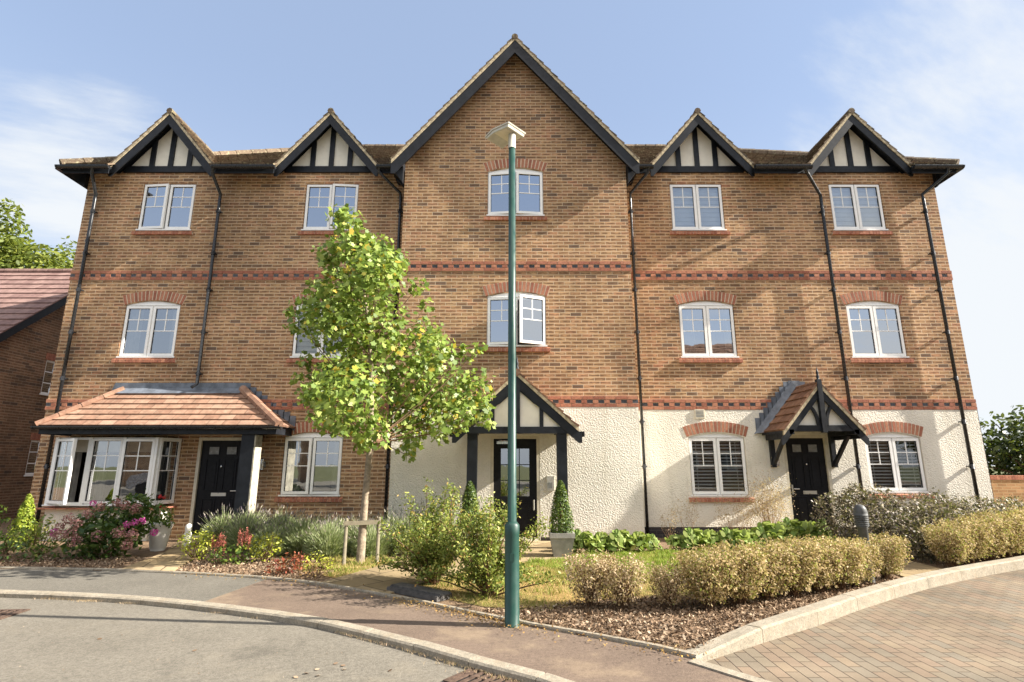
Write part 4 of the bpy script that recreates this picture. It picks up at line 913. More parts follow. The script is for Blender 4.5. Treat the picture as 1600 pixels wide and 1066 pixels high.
def cloud(cl, dens, inner=.5):
    Ps, Ds = [], []
    for c in cl:
        p, d = ball(c[:3], c[3] if len(c) == 4 else c[3:6], max(3, int(dens*(np.mean(c[3:])**2))), inner); Ps.append(p); Ds.append(d)
    return np.vstack(Ps), np.vstack(Ds)
def stems(par, base, tops, r=.012, m_='twig', name='stem', bend=.1, **k):
    mb = MB(); base = Vector(base)
    for t in tops:
        t = Vector(t); mid = lerp(base, t, .5)+Vector((random.uniform(-bend, bend), random.uniform(-bend, bend), bend*.5)); mb.tube([base+Vector((random.uniform(-.04, .04), random.uniform(-.04, .04), 0)), mid, t], [r, r*.7, r*.3], 5)
    return mb.build(name, M[m_], par)
# ---- young tree
ty = 8.5
CL = [(-2.75,5.4,.18),(-2.57,5.14,.27),(-2.89,4.99,.22),(-3.03,4.8,.2),(-2.22,4.88,.27),(-2.38,4.54,.41),(-1.86,4.69,.15),(-2.73,4.21,.39),(-1.99,4.16,.44),(-1.56,4.32,.16),(-3.15,4.27,.18),(-3.23,3.94,.22),(-3.3,3.59,.24),(-2.79,3.62,.49),(-2.06,3.51,.54),(-1.5,3.72,.29),(-1.37,3.92,.12),(-3.36,3.09,.15),(-3.06,3.09,.34),(-2.44,2.99,.54),(-1.72,2.88,.49),(-1.12,3.09,.29),(-.8,3.19,.18),(-.53,3.25,.12),(-1.11,2.63,.47),(-.61,2.68,.34),(-.48,2.28,.22),(-.95,2.28,.39),(-1.6,2.28,.44),(-2.3,2.38,.54),(-2.91,2.48,.34),(-3.26,2.43,.12),(-2.68,2.03,.24),(-2.98,2.13,.18),(-2.07,1.88,.29),(-1.58,1.79,.22),(-1.09,1.93,.2),(-1.56,1.56,.1),(-2.36,1.77,.15),(-3.55,3.81,.09),(-.38,2.08,.12),(-3.39,2.78,.1),(-2.54,4.85,.33),(-2.9,4.55,.25),(-2.12,4.42,.36),(-2.72,3.75,.5),(-1.53,3.3,.4),(-3.02,2.68,.4),(-1.79,2.3,.5),(-2.45,5.0,.25),(-2.0,4.7,.25)]
tt = thing('young_tree', (-2.24, 8.52, 0), 'slim young tree with lobed bright green leaves tied to two short stakes', 'tree')
CC = [(x, ty + (random.uniform(-.95, .95) if r > .25 else random.uniform(-.2, .2)), z, r*1.08) for x, z, r in CL]
Pn, Dn = cloud(CC, 1650, .2)
up = Dn*.6 + np.array([.2, -.4, .5])
leaves('crown', LM['tulip'], Pn, rng.uniform(.045, .105, len(Pn)), 'tulip', up, .75, parent=tt)
mb = MB(); mb.tube([(-2.24, 8.52, -.02), (-2.235, 8.52, .06), (-2.22, 8.52, .8), (-2.18, 8.51, 1.8), (-2.22, 8.5, 2.8), (-2.34, 8.5, 3.8), (-2.55, 8.5, 4.7), (-2.73, 8.5, 5.35)], [.085, .065, .054, .047, .038, .028, .018, .006], 12); mb.build('trunk', M['bark'], tt, True)
mb = MB()
for (x, y, z, r) in CC:
    zb = max(1.75, z-.9*abs(x+2.3)-.25); zb = min(zb, z-.1) if z > 1.9 else 1.8; tx = np.interp(zb, [1.8, 2.8, 3.8, 4.7, 5.35], [-2.18, -2.22, -2.34, -2.55, -2.73])
    mb.tube([(tx, 8.5, zb), (lerp(tx, x, .5), lerp(8.5, y, .5), lerp(zb, z, .42)), (x, y, z)], [.010, .007, .003], 6)
mb.build('branch', M['twig'], tt, True)
M['stake'] = simple('pale_stake_wood', (.19,.165,.115), .85, .15, .15, 20, .4, 60)
st = thing('tree_stake', (-2.2, 8.46, 0), 'pair of pale wooden stakes with cross rail holding the young tree', 'tree stake')
for x, y in ((-2.43, 8.37), (-2.00, 8.57)): MB().lathe([(.026, 0), (.026, .65), (.02, .67)], (x, y, 0), 10).build('post', M['stake'], st, True)
MB().beam((-2.46, 8.33, .60), (-1.97, 8.53, .60), .02, .06).build('cross_rail', M['stake'], st)
MB().lathe([(.072, .59), (.072, .63)], (-2.23, 8.50, 0), 14).build('tree_tie', M['blkpl'], st, True)
# ---- background trees
def bigtree(name, x, y, h, r, zc, m_, lab, cat='tree', n=7000, ls=.42, seed=1, group=None):
    t = thing(name, (x, y, -.1), lab, cat, group); rs = np.random.default_rng(seed); cl = []
    for k in range(34):
        d = rs.normal(size=3); d /= np.linalg.norm(d); q = rs.uniform(.35, .85); cl.append((x+d[0]*r*q, y+d[1]*r*q, zc+d[2]*(h-zc)*q, rs.uniform(.22, .36)*r))
    P, D = cloud(cl, n/34/(r*.29)**2, .6); leaves('crown', m_, P, rng.uniform(ls*.6, ls*1.2, len(P)), 'leaf', D*.6+np.array([0, 0, .6]), .6, parent=t)
    mb = MB(); mb.tube([(x, y, -.2), (x+.1, y, zc*.5), (x-.1, y, zc)], [r*.075, r*.055, r*.04], 10)
    for c in cl[:16]: mb.tube([(x, y, zc*.55), (lerp(x, c[0], .5), lerp(y, c[1], .5), lerp(zc*.6, c[2], .6)), c[:3]], [r*.03, r*.02, r*.006], 6)
    mb.build('trunk', M['bark2'], t, True)
bigtree('oak_tree', -25.2, 28, 14.7, 5.2, 10.0, LM['oak'], 'large sunlit oak rising behind the neighbouring roof, next to the block', n=30000, ls=.24, seed=3)
bigtree('oak_tree', -33.5, 29, 15.0, 4.8, 10.2, LM['oak'], 'second oak behind the neighbouring roof, cut by the left edge', n=20000, ls=.26, seed=5)
for i, (x, y, h, r) in enumerate(((18.2, 19.5, 3.5, 1.9), (21.0, 20.5, 3.8, 2.2), (24.3, 21.0, 3.9, 2.4), (15.6, 21.5, 3.4, 1.8), (28.5, 22, 4.2, 2.6))):
    bigtree('evergreen_shrub', x, y, h, r, 1.55, LM['dark'], 'dark bushy evergreen rising behind the orange garden wall', 'tree', 3800, .19, 11+i, 'dark evergreens behind the garden wall')
# ---- hedge bushes
def hedge_proto(m_, seed, n=3600, r=.27, h=.44):
    t = thing('hedge_bush', (0, 0, 0), 'x', 'hedge', None); rs = np.random.default_rng(seed)
    a = rs.uniform(0, 2*np.pi, n); q = rs.uniform(.1, 1, n)**.5; z = rs.uniform(.03, 1, n)**.7
    w = (.48+.52*np.clip(z*1.9, 0, 1))*(1+.12*np.sin(a*5+seed)+.08*np.sin(a*9+z*7))
    P = np.stack([np.cos(a)*q*w*r, np.sin(a)*q*w*r, .03+z*h*(1+.06*np.sin(a*4)-.02*q*q)+np.abs(rs.normal(0, .022, n))], 1)
    D = np.stack([np.cos(a)*.6, np.sin(a)*.6, z*.9], 1)
    leaves('foliage', m_, P, rng.uniform(.012, .029, n), 'leaf', D, .9, parent=t)
    stems(t, (0, 0, 0), [(math.cos(b)*r*rr, math.sin(b)*r*rr, h*random.uniform(.8, 1.02)) for b in np.linspace(0, 6.2, 90) for rr in (random.uniform(.15, 1.0),)], .004, bend=.04)
    return t
def place(proto, x, y, z, s, rz, lab, group=None, first=False):
    o = proto if first else copy_tree(proto)
    o.location = (x, y, z); o.scale = s; o.rotation_euler = (0, 0, rz); o['label'] = lab
    if group: o['group'] = group
    return o
hp = [hedge_proto(LM['hedge'], 1, 5200), hedge_proto(LM['hedge'], 2, 5600), hedge_proto(LM['hedge2'], 3, 2700, .25, .43)]
HB = [(.80, 6.02, 2, 1.0), (1.12, 5.97, 2, .95), (1.60, 6.0, 2, .8), (1.98, 5.98, 1, 1.05), (2.36, 6.13, 0, 1.1), (2.74, 6.32, 1, 1.05), (3.10, 6.50, 0, 1.1), (3.46, 6.66, 1, 1.08), (3.82, 6.84, 0, 1.05), (4.10, 7.0, 1, .98), (4.74, 7.42, 0, 1.0), (6.22, 8.22, 1, 1.0), (6.66, 8.45, 0, 1.1), (7.12, 8.68, 1, 1.15), (7.6, 8.92, 0, 1.2), (8.15, 9.2, 1, 1.2), (8.7, 9.5, 0, 1.25)]
used = set()
for i, (x, y, k, s) in enumerate(HB):
    lab = ('faded straw coloured clipped bush at the front of the bed right of the street lamp' if i < 3 else 'golden dry clipped hedge bush in the run between the faded bushes and the bollard' if i < 10
           else 'single dry clipped hedge bush standing right of the bollard' if i == 10 else 'golden clipped hedge bush along the driveway kerb at the right edge')
    grp = 'faded clipped bushes' if i < 3 else 'clipped hedge left of the bollard' if i < 10 else None if i == 10 else 'clipped hedge at the right edge'
    place(hp[k], x, y-.04, .015, (s*1.06, s*1.04, s*(1.08 if i < 11 else 1.14)), i*1.9, lab, grp, k not in used); used.add(k)
# ---- shrubs made of clumps
def shrub(name, cl, m_, lab, cat, dens, ls, shape='leaf', base=None, st=14, group=None, inner=.35, upv=(0, -.1, .6), smat='twig'):
    cx, cy = np.mean([c[0] for c in cl]), np.mean([c[1] for c in cl]); base = base or (cx, cy, 0)
    t = thing(name, base, lab, cat, group); P, D = cloud(cl, dens, inner); P = P[P[:, 2] > .03]; D = D[:len(P)]
    leaves('foliage', m_, P, rng.uniform(ls*.6, ls*1.3, len(P)), shape, D*.6+np.array(upv), .7, parent=t)
    ps = P[rng.integers(0, len(P), st)]; stems(t, base, [tuple(p) for p in ps], .008, smat); return t
hg = 'dark variegated shrubs under the right corner'
for i, cl in enumerate([[(5.75, 9.6, .42, .42), (5.6, 9.9, .62, .34), (5.95, 9.8, .75, .32), (5.9, 9.4, .2, .38)], [(6.35, 9.8, .7, .38), (6.6, 9.6, .5, .45), (6.25, 9.2, .35, .4), (6.1, 9.95, .85, .25)], [(6.2, 8.85, .25, .38), (6.6, 9.0, .4, .42), (6.9, 9.2, .5, .42), (6.4, 8.75, .12, .3)],
    [(7.3, 9.8, .55, .42), (7.7, 9.9, .55, .38), (7.5, 9.5, .4, .42), (7.1, 9.6, .7, .25)], [(8.2, 10.0, .5, .4), (8.7, 10.2, .42, .4), (8.4, 9.8, .3, .4)], [(9.2, 10.5, .4, .42), (9.7, 10.9, .38, .4), (10.2, 11.3, .34, .4)]]):
    shrub('variegated_shrub', cl, LM['hebe'], 'dark purple green shrub with pale edged leaves below the right ground floor window', 'shrub', 9500, .042, 'leaf', group=hg, inner=.5)
def loose(name, cx, cy, h, w, lab, n=2600, ls=.03):
    t = thing(name, (cx, cy, 0), lab, 'shrub'); P, tops = [], []
    for k in range(44):
        a = random.uniform(0, 6.28); rr = random.uniform(.1, 1)*w; hh = h*random.uniform(.25, 1.0)*(1.05-.35*(rr/w)**2); tip = Vector((cx+math.cos(a)*rr, cy+math.sin(a)*rr*.8, hh)); b = Vector((cx, cy, 0)); tops.append(tip)
        for j in range(n//44):
            q = random.uniform(.25, 1.04); p = lerp(b, tip, q)+Vector((0, 0, .12*math.sin(q*3)*w)); P.append(p+Vector(rng.normal(0, .04, 3)))
    leaves('foliage', LM['shr'], np.array(P), rng.uniform(ls*.6, ls*1.3, len(P)), 'leaf', (0, -.2, .6), .8, parent=t)
    stems(t, (cx, cy, 0), tops, .011, bend=.08)
loose('loose_shrub', -.95, 7.12, 1.16, .74, 'loose small leaved green shrub on bare stems beside the central path', 11500, .032)
loose('loose_shrub', -.27, 6.50, 1.08, .80, 'loose yellow green shrub just behind the street lamp', 11500, .031)
# topiary
def topiary(x, y, h, lab, zb, lab2):
    k = square_pot(None, x, y, .27, .39, .36); k.name = 'planter_box'; tag(k, lab2, 'planter')
    t = thing('topiary_cone', (x, y, zb), lab, 'topiary'); n = 3600; z = rng.uniform(0, 1, n)**1.1; a = rng.uniform(0, 6.283, n)
    r = (.205*np.clip((1-z), 0, 1)**.62*(.75+.25*np.clip(z*6, 0, 1))+.012)*rng.uniform(.7, 1.05, n)*(1+.06*np.sin(a*5+z*9))
    P = np.stack([x+r*np.cos(a), y+r*np.sin(a), zb+.02+z*h], 1); leaves('foliage', LM['top'], P, rng.uniform(.02, .04, n), 'leaf', np.stack([np.cos(a), np.sin(a), z*0+.5], 1), .6, parent=t)
    MB().tube([(x, y, zb-.05), (x, y, zb+h*.8)], .02, 6).build('stem', M['twig'], t)
topiary(.79, 9.13, .80, 'clipped cone topiary right of the central door', .36, 'square grey stone planter holding the right cone topiary')
topiary(-.70, 9.35, .78, 'clipped cone topiary left of the central door, behind the loose shrubs', .36, 'square grey stone planter holding the left cone topiary')
# lavender
def lavender(seed, cols):
    t = thing('lavender_plant', (0, 0, 0), 'x', 'lavender'); rs = np.random.default_rng(seed); n = 5200
    a = rs.uniform(0, 6.283, n); q = rs.uniform(0, 1, n)**.6; ln = rs.uniform(.04, .10, n); th = q*1.15; z0 = rs.uniform(.02, .36, n)*(1-.5*q*q)
    D = np.stack([np.cos(a)*np.sin(th), np.sin(a)*np.sin(th), np.cos(th)], 1); P = np.stack([np.cos(a)*q*.30, np.sin(a)*q*.30, z0], 1)+D*ln[:, None]*.5
    leaves('foliage', LM[cols], P, ln, 'blade', None, 1, (.12, 1.0), t, D)
    k = 150; i = rs.choice(np.where(z0 > .16)[0], k); P2 = P[i]+D[i]*.17; leaves('flower_spike', LM['lavd'], P2, rs.uniform(.03, .055, k), 'blade', None, 1, (.28, 1.0), t, D[i], kind='stuff'); leaves('flower_stalk', LM['lav'], P[i]+D[i]*.07, .2, 'blade', None, 1, (.02, 1), t, D[i], kind='stuff')
    return t
lv = [lavender(1, 'lav'), lavender(2, 'lav')]; used = set()
for i, (x, y, s) in enumerate([(-5.25, 10.45, 1.15), (-4.75, 10.3, 1.25), (-4.3, 10.5, 1.15), (-4.5, 9.7, 1.1), (-3.95, 9.9, 1.2), (-3.5, 10.3, 1.05), (-3.45, 9.5, 1.15), (-3.0, 9.95, 1.05), (-2.95, 9.2, 1.05), (-2.5, 9.6, 1.1), (-2.1, 9.95, 1.15), (-1.75, 9.5, 1.15), (-1.7, 10.1, 1.3), (-3.9, 9.3, .95), (-2.25, 9.2, .9), (-1.3, 9.9, 1.2)]):
    place(lv[i % 2], x, y, .015, (s, s, s*1.12), i*1.3, 'grey green lavender plant massed between the left door and the central porch', 'lavender below the left ground floor window', i % 2 not in used); used.add(i % 2)
# broad leaved row
def broad(seed):
    t = thing('broad_leaf_plant', (0, 0, 0), 'x', 'plant'); rs = np.random.default_rng(seed); n = 95
    a = rs.uniform(0, 6.283, n); q = rs.uniform(.1, 1, n); P = np.stack([np.cos(a)*q*.24, np.sin(a)*q*.2, 0.05+rs.uniform(.04, .29, n)*(1.1-.5*q)], 1)
    D = np.stack([np.cos(a)*q*.9, np.sin(a)*q*.9, np.full(n, .55)], 1); leaves('leaf_cluster', LM['berg'], P, rs.uniform(.065, .12, n), 'round', np.stack([np.cos(a)*.5+.3, np.sin(a)*.5-.6, np.full(n, .5)], 1), .55, (.72, 1.2), t); 
    stems(t, (0, 0, 0), [tuple(p) for p in P[:26]], .006, 'stemg'); return t
M['stemg'] = simple('green_stems', (.14,.17,.05), .7, .2, .1, 10)
bp_ = [broad(5), broad(6), broad(8)]; used = set()
for i in range(22):
    x = 1.05+i*.215; y = 9.5+.027*i+random.uniform(-.1, .1)+(.35 if i > 17 else 0); s = (.75 if i in (6, 7, 8) else 1.0)+(.28 if i > 15 else 0)
    if i == 7: continue
    place(bp_[i % 3], x, y, .015, (s, s, s), i*2.1, 'glossy broad leaved plant in the low row along the rendered wall', 'broad leaved plants along the right wall', i % 3 not in used); used.add(i % 3)
# dry grasses
def drygrass(x, y, h, w, n, lab):
    t = thing('dry_grass', (x, y, 0), lab, 'grass'); tops = [(x+random.gauss(0, w), y+random.uniform(-.15, .15), h*random.uniform(.6, 1)) for _ in range(n)]
    stems(t, (x, y, 0), tops, .0035, 'straw', bend=.08); P = np.repeat(np.array(tops), 60, 0)+rng.normal(0, 1, (n*60, 3))*np.array([.075, .06, .17])*h; P = P[P[:, 2] > .05]; leaves('seed_head', LM['straw'], P, rng.uniform(.012, .028, len(P)), 'leaf', (0, -.3, .5), 1, parent=t)
M['straw'] = simple('dry_stalk', (.40,.26,.15), .9, .1, .2, 10)
drygrass(4.82, 10.7, 1.0, .2, 60, 'pale feathery dry grass against the render left of the right door')
drygrass(4.35, 10.9, .7, .25, 22, 'thinner dry grass below the sill left of the feathery clump')
drygrass(3.35, 10.8, .75, .16, 9, 'sparse dead stalks under the slatted blind window')
drygrass(2.95, 10.8, .62, .1, 6, 'few dead stalks beside the drainpipe corner')
# hydrangea
t = shrub('hydrangea', [(-6.35, 9.1, .55, .36), (-6.0, 9.15, .62, .32), (-6.75, 9.2, .45, .33), (-6.05, 9.0, .4, .28), (-6.3, 8.95, .3, .36), (-6.7, 9.0, .25, .3), (-6.15, 9.3, .8, .22)], LM['hyd'], 'large hydrangea with faded pink and magenta flower heads under the bay window', 'shrub', 3400, .075, 'leaf', inner=.4)
mb_ = []
heads = [(-7.0, 8.85, .50, 0), (-6.85, 8.8, .62, 0), (-6.68, 8.75, .55, 0), (-6.9, 8.72, .40, 0), (-6.72, 8.7, .42, 0), (-6.55, 8.8, .70, 0), (-6.4, 8.8, .80, 0), (-6.22, 8.9, .86, 0), (-6.05, 8.85, .82, 0), (-5.9, 8.9, .76, 0), (-5.78, 8.7, .40, 0), (-5.8, 8.66, .26, 0), (-6.3, 8.72, .38, 0), (-5.95, 8.66, .44, 0), (-6.6, 8.66, .32, 0), (-7.08, 8.85, .42, 1), (-5.75, 8.68, .58, 1), (-5.66, 8.72, .60, 1), (-5.5, 8.8, .42, 1), (-6.48, 8.75, .86, 1), (-5.88, 8.7, .55, 1)]
for x, y, z, q in heads:
    rr = (.078 if q == 0 else .055)*(.85+.3*((x*77) % 1)); Ps, Ds = cloud([(x, y, z, rr)], 26000, .9); leaves('flower_head', LM['mag' if q else 'pink'], Ps, rng.uniform(.018, .03, len(Ps)), 'quad', Ds*1.5, .4, parent=t, label='magenta flower head' if q else None)
# other small plants
shrub('rose_bush', [(-7.75, 9.3, .42, .2), (-7.5, 9.2, .5, .15), (-7.85, 9.25, .28, .22), (-7.5, 9.1, .22, .24), (-7.2, 9.1, .28, .17)], LM['shr'], 'leafy rose bush in front of the white bay wall', 'shrub', 2400, .055)
shrub('ground_cover_plant', [(-8.0, 8.75, .12, .26), (-7.5, 8.7, .12, .26), (-8.5, 8.8, .12, .25), (-7.0, 8.65, .12, .2)], LM['hyd'], 'low spreading green plant at the kerb in front of the rose bush', 'plant', 2200, .05)
shrub('green_shrub', [(-9.0, 9.85, .55, .24), (-9.1, 9.7, .3, .3), (-8.85, 9.6, .2, .25), (-9.3, 9.8, .7, .2)], LM['mid'], 'bright green shrub cut by the left edge', 'shrub', 2400, .055)
shrub('green_shrub', [(-8.35, 9.4, .22, .22), (-8.1, 9.35, .26, .2)], LM['mid'], 'small bright green shrub at the foot of the golden conifer', 'shrub', 3000, .04)
t = thing('golden_conifer', (-8.47, 9.9, 0), 'small pointed golden green conifer at the left corner of the block', 'conifer')
n = 3800; z = rng.uniform(0, 1, n)**1.1; a = rng.uniform(0, 6.283, n); r_ = (.19*(1-z)**.75+.012)*rng.uniform(.55, 1.1, n)*(1+.22*np.sin(a*4+z*14))
leaves('foliage', LM['con'], np.stack([-8.47+r_*np.cos(a), 9.9+r_*np.sin(a), .08+z*.84], 1), rng.uniform(.025, .05, n), 'leaf', np.stack([np.cos(a), np.sin(a), z*0+.3], 1), .5, parent=t); MB().tube([(-8.47, 9.9, 0), (-8.47, 9.9, .7)], .02, 6).build('trunk', M['twig'], t)
shrub('golden_shrub', [(-4.78, 8.75, .24, .24), (-4.62, 8.7, .34, .16), (-4.95, 8.75, .3, .16)], LM['yel'], 'rounded golden leaved shrub beside the left path', 'shrub', 4200, .038)
shrub('golden_shrub', [(-3.68, 8.6, .22, .22), (-3.55, 8.55, .3, .15), (-3.85, 8.6, .26, .15)], LM['yel'], 'golden leaved shrub right of the pink plumes', 'shrub', 4200, .038)
shrub('golden_shrub', [(-2.72, 7.98, .12, .16), (-2.55, 8.0, .1, .12)], LM['yel'], 'smallest golden shrub between the red plant and the tree', 'shrub', 4200, .035)
t = shrub('astilbe', [(-4.15, 8.5, .13, .2), (-4.35, 8.5, .15, .16), (-3.98, 8.45, .12, .15)], LM['mid'], 'low plant with upright salmon pink flower plumes', 'plant', 3600, .045)
Pq = np.vstack([np.array([x, 8.48, z])+rng.normal(0, 1, (170, 3))*np.array([.011, .011, .05]) for x, z in [(-4.42, .30), (-4.36, .26), (-4.28, .33), (-4.24, .28), (-4.03, .40), (-3.98, .36), (-3.93, .42), (-3.88, .35), (-4.32, .36)]])
leaves('flower_plume', LM['pinkf'], Pq, .015, 'quad', None, 1, parent=t)
shrub('burgundy_plant', [(-2.98, 7.72, .12, .17), (-3.12, 7.7, .08, .15), (-2.86, 7.76, .18, .13)], LM['heu'], 'low dark red leaved plant at the footway edging', 'plant', 4600, .042)
shrub('dry_shrub', [(-2.62, 7.55, .06, .14), (-2.45, 7.45, .05, .12)], LM['dead'], 'low withered brown plant right of the burgundy one', 'plant', 2600, .03)
# white planter with geranium, ornament
pl = thing('white_planter', (-6.02, 9.75, 0), 'tapered white planter with leafy plant and red flower beside the bay window', 'planter')
MB().lathe([(.10, 0), (.125, .05), (.17, .36), (.19, .42), (.19, .45), (.165, .45), (.15, .40)], (-6.0, 9.75, .02), 20).build('pot', M['whitepot'], pl, True)
P, D = cloud([(-5.97, 9.7, .60, .19), (-5.85, 9.65, .5, .12)], 5200, .3); fo = leaves('foliage', LM['mid'], P, rng.uniform(.03, .06, len(P)), 'leaf', D+np.array([0, -.2, .5]), .5, parent=pl)
P, D = cloud([(-6.0, 9.62, .90, .03), (-5.93, 9.62, .89, .026), (-5.98, 9.62, .74, .02)], 60000, .6); leaves('flower', LM['red'], P, .022, 'quad', D, .5, parent=pl); stems(pl, (-5.97, 9.7, .5), [(-6.02, 9.62, .9), (-5.94, 9.62, .89)], .005, 'stemg')
on = MB().lathe([(.07, 0), (.085, .03), (.06, .07), (.075, .14), (.06, .22), (.045, .26), (.055, .31), (.045, .37), (.01, .39)], (-5.72, 10.1, .03), 14).build('garden_ornament', M['whitepot'], None, True); tag(on, 'small weathered white garden ornament standing behind the white planter', 'ornament')
# ---- ground litter (uncountable)
def inside(P, poly):
    x, y = P[:, 0], P[:, 1]; c = np.zeros(len(P), bool); n = len(poly)
    for i in range(n):
        (x1, y1), (x2, y2) = poly[i], poly[(i+1) % n]; c ^= ((y1 > y) != (y2 > y)) & (x < (x2-x1)*(y-y1)/(y2-y1+1e-12)+x1)
    return c
def scatter(poly, n):
    q = np.array(poly); P = np.stack([rng.uniform(q[:, 0].min(), q[:, 0].max(), n), rng.uniform(q[:, 1].min(), q[:, 1].max(), n)], 1); return P[inside(P, poly)]
LAWN = [(-2.95, 7.95), (-2.3, 7.5), (-1.2, 6.75), (-.3, 6.05), (.3, 5.85), (1.0, 6.35), (2.0, 6.5), (3.2, 6.9), (4.3, 7.5), (4.8, 8.2), (5.1, 9.4), (3.5, 9.7), (.95, 9.5), (-.5, 9.3), (-1.6, 8.9), (-2.9, 9.0)]
PATHC = [(-2.35, 7.18), (-1.38, 6.58), (-.45, 8.2), (.85, 8.95), (.9, C), (-.8, C), (-.95, 9.3), (-1.75, 8.6)]
P = scatter(LAWN, 130000); P = P[~inside(P, PATHC)]; P = P[rng.uniform(size=len(P)) < .35+.65*(P[:, 1] > 7.2)]
n = len(P); D = np.stack([rng.normal(0, .5, n), rng.normal(0, .5, n), np.ones(n)], 1); hgt = rng.uniform(.015, .05, n)*(1+.7*(np.sin(P[:, 0]*7+P[:, 1]*5)*np.sin(P[:, 0]*3-P[:, 1]*8) > .45))
gsel = (P[:, 1] > 7.9+.35*np.sin(P[:, 0]*2.3)+.25*np.sin(P[:, 0]*5.1+1)) & (P[:, 0] > .2) & (rng.uniform(size=n) < .85)
for key, sel in (('grass', ~gsel), ('gr2', gsel)): leaves('grass', LM[key], np.column_stack([P, .02+hgt*.4])[sel], hgt[sel]*(1.0 if key == 'grass' else 1.35), 'blade', None, 1, (.14, 1), None, D[sel], kind='stuff')
FR = [(-.4, 5.9), (-.06, 5.62), (.5, 5.27), (1.04, 4.93), (1.45, 4.72), (2.06, 5.18), (2.85, 5.72), (3.61, 6.30), (4.91, 7.2), (4.9, 7.6), (4.3, 7.4), (3.2, 6.9), (2.0, 6.5), (1.0, 6.4), (.3, 6.0)]
P = np.vstack([scatter(FR, 42000), scatter([(5.98, 7.85), (7.4, 8.6), (9.5, 9.6), (9.3, 10), (6.3, 8.8)], 9000), scatter([(-8.7, 8.35), (-5.6, 8.1), (-5.6, 8.9), (-8.7, 9.2)], 6000), scatter([(-4.6, 7.95), (-3.4, 7.62), (-2.5, 7.3), (-2.4, 7.9), (-3.2, 8.7), (-4.8, 8.9)], 7000)])
leaves('bark_chips', LM['chip'], np.column_stack([P, rng.uniform(.02, .045, len(P))]), rng.uniform(.20, .62, len(P))**2*.1+.006, 'leaf', (0, 0, 1), .6, kind='stuff')
E2 = np.array(ED[:iK+1]); E2 = E2[(E2[:, 0] > -4.5)]; q = E2[rng.integers(0, len(E2)-1, 900)]; P = q+rng.normal(0, .10, (900, 2))+np.array([0, -.06]); P2 = np.stack([rng.uniform(-1.3, .1, 500), np.zeros(500)], 1); P2[:, 1] = np.interp(P2[:, 0], E2[:, 0], E2[:, 1])-np.abs(rng.normal(0, .16, 500))
P = np.vstack([P, P2]); leaves('fallen_leaves', LM['dead'], np.column_stack([P, rng.uniform(.012, .04, len(P))]), rng.uniform(.010, .026, len(P)), 'leaf', (0, 0, 1), .4, kind='stuff')
K2 = np.array(KB); K2 = K2[(K2[:, 0] > -7) & (K2[:, 0] < 1)]
P = []
for _ in range(14):
    i = random.randrange(len(K2)-1); t_ = random.random(); c = K2[i]*(1-t_)+K2[i+1]*t_+np.array([0, -.035]); k = random.randrange(15, 90); P.append(c+rng.normal(0, 1, (k, 2))*np.array([.09, .018]))
P = np.vstack(P+[np.stack([rng.uniform(-.9, .3, 600)]*2, 1)*0+np.stack([(xx := rng.uniform(-1.6, .35, 600)), np.interp(xx, K2[:, 0], K2[:, 1])-np.abs(rng.normal(0, .03, 600))-.01], 1)]); n = len(P)
leaves('kerb_weeds', LM['straw'], np.column_stack([P, np.full(n, -.028)]), rng.uniform(.008, .026, n), 'blade', None, 1, (.16, 1), None, np.stack([rng.normal(0, .6, n), rng.normal(0, .6, n), np.ones(n)], 1), kind='stuff')
P = np.array([(-1.35, 4.6), (-1.28, 4.56), (-1.45, 4.48), (-1.25, 4.48), (-1.5, 4.40), (-1.55, 4.33), (-1.4, 4.36), (-2.6, 4.9), (-3.6, 5.2), (-.9, 4.45)]); P = np.vstack([P, scatter([(-6, 4.0), (-.5, 4.0), (-1.5, 5.0), (-6, 6.3)], 260)])
leaves('road_grit', LM['chip'], np.column_stack([P, np.full(len(P), -.04)]), np.r_[np.full(10, .035), rng.uniform(.004, .012, len(P)-10)], 'round', (0, 0, 1), .15, kind='stuff')
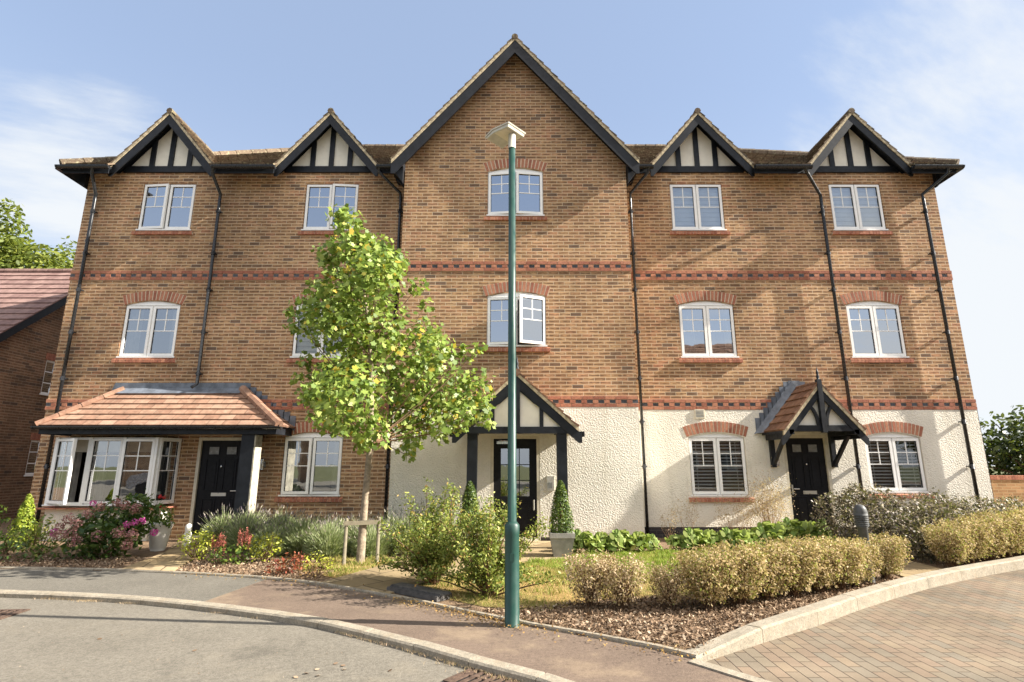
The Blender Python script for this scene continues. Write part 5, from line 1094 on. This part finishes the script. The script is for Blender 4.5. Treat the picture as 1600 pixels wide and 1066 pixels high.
# ================================================================ ACROSS THE ROAD (seen in the window reflections)
def opp(x, y, w, h, rh, lab):
    t = thing('opposite_house', (x, y, 0), lab, 'house'); b = MB(); b.box(x-w/2, x+w/2, y-7, y, -.1, h); b.face([(x-w/2+.01, y-7, h), (x-w/2+.01, y-3.5, h+rh), (x-w/2+.01, y, h)]); b.face([(x+w/2-.01, y-7, h), (x+w/2-.01, y-3.5, h+rh), (x+w/2-.01, y, h)]); b.build('wall', M['brick'], t)
    r_ = MB(); slope(r_, (x+w/2+.2, y+.3, h-.2), (x-w/2-.2, y+.3, h-.2), (x+w/2+.2, y-3.5, h+rh+.05), (x-w/2-.2, y-3.5, h+rh+.05), 18, .035, .3); slope(r_, (x-w/2-.2, y-7.3, h-.2), (x+w/2+.2, y-7.3, h-.2), (x-w/2-.2, y-3.5, h+rh+.05), (x+w/2+.2, y-3.5, h+rh+.05), 18, .035, .3); r_.build('roof', M['ptile'], t)
    for xx in np.arange(x-w/2+1.4, x+w/2-1, 2.6):
        for z in (1, 3.6):
            f = MB(); f.box(xx-.6, xx+.6, y, y+.04, z, z+1.2); f.box(xx-.03, xx+.03, y+.04, y+.05, z, z+1.2); wo_ = f.build('window', M['upvc'], t); MB().box(xx-.53, xx-.05, y+.041, y+.046, z+.07, z+1.13).box(xx+.05, xx+.53, y+.041, y+.046, z+.07, z+1.13).build('pane', M['blkpl'], wo_)
opp(17, -15, 18, 6.2, 4.3, 'brick house with brown roof across the road, reflected in the right windows')
opp(-21, -21, 12, 5.2, 3.2, 'brick house across the road, reflected in the left windows')
bigtree('roadside_tree', -1.5, -14, 12.5, 3.8, 7.4, LM['oak'], 'leafy tree across the road, reflected in the central window', n=2600, ls=.5, seed=21)
bigtree('roadside_tree', 31, -17, 11.5, 4.2, 6, LM['oak'], 'tall tree across the road, reflected in the far right window', n=2600, ls=.55, seed=22)
bigtree('roadside_tree', -13, -25, 8.5, 4, 5, LM['oak'], 'tree behind the parked car, reflected in the left ground floor window', n=2600, ls=.5, seed=23)
M['carpaint'] = simple('silver_car_paint', (.5,.51,.53), .25, .6, .02, 3, metal=.6); M['carglass'] = simple('car_glass', (.02,.022,.025), .08, .8, .1, 3)
ct = thing('parked_car', (-11, -9, -.05), 'silver hatchback parked across the road, reflected in the left ground floor window', 'car')
b = MB(); b.prism([(-2.05, .28), (-2.1, .62), (-1.95, .92), (-1.1, 1.0), (1.75, 1.0), (2.0, .9), (2.05, .3)], -.85, .85, 0, Matrix.Translation((-11, -9, 0))); b.prism([(-1.1, .99), (-.45, 1.40), (.9, 1.44), (1.75, 1.0)], -.72, .72, 0, Matrix.Translation((-11, -9, 0))); b.build('body', M['carpaint'], ct)
b = MB(); b.prism([(-.95, 1.03), (-.42, 1.36), (.86, 1.39), (1.5, 1.03)], -.73, .73, 0, Matrix.Translation((-11, -9, 0))); b.build('side_window', M['carglass'], ct)
for wx in (-1.3, 1.3):
    for wy in (-.78, .78): b = MB(); b.tube([(wx-11, wy-9-.1, .27), (wx-11, wy-9+.1, .27)], .32, 18); b.build('wheel', M['blkpl'], ct)
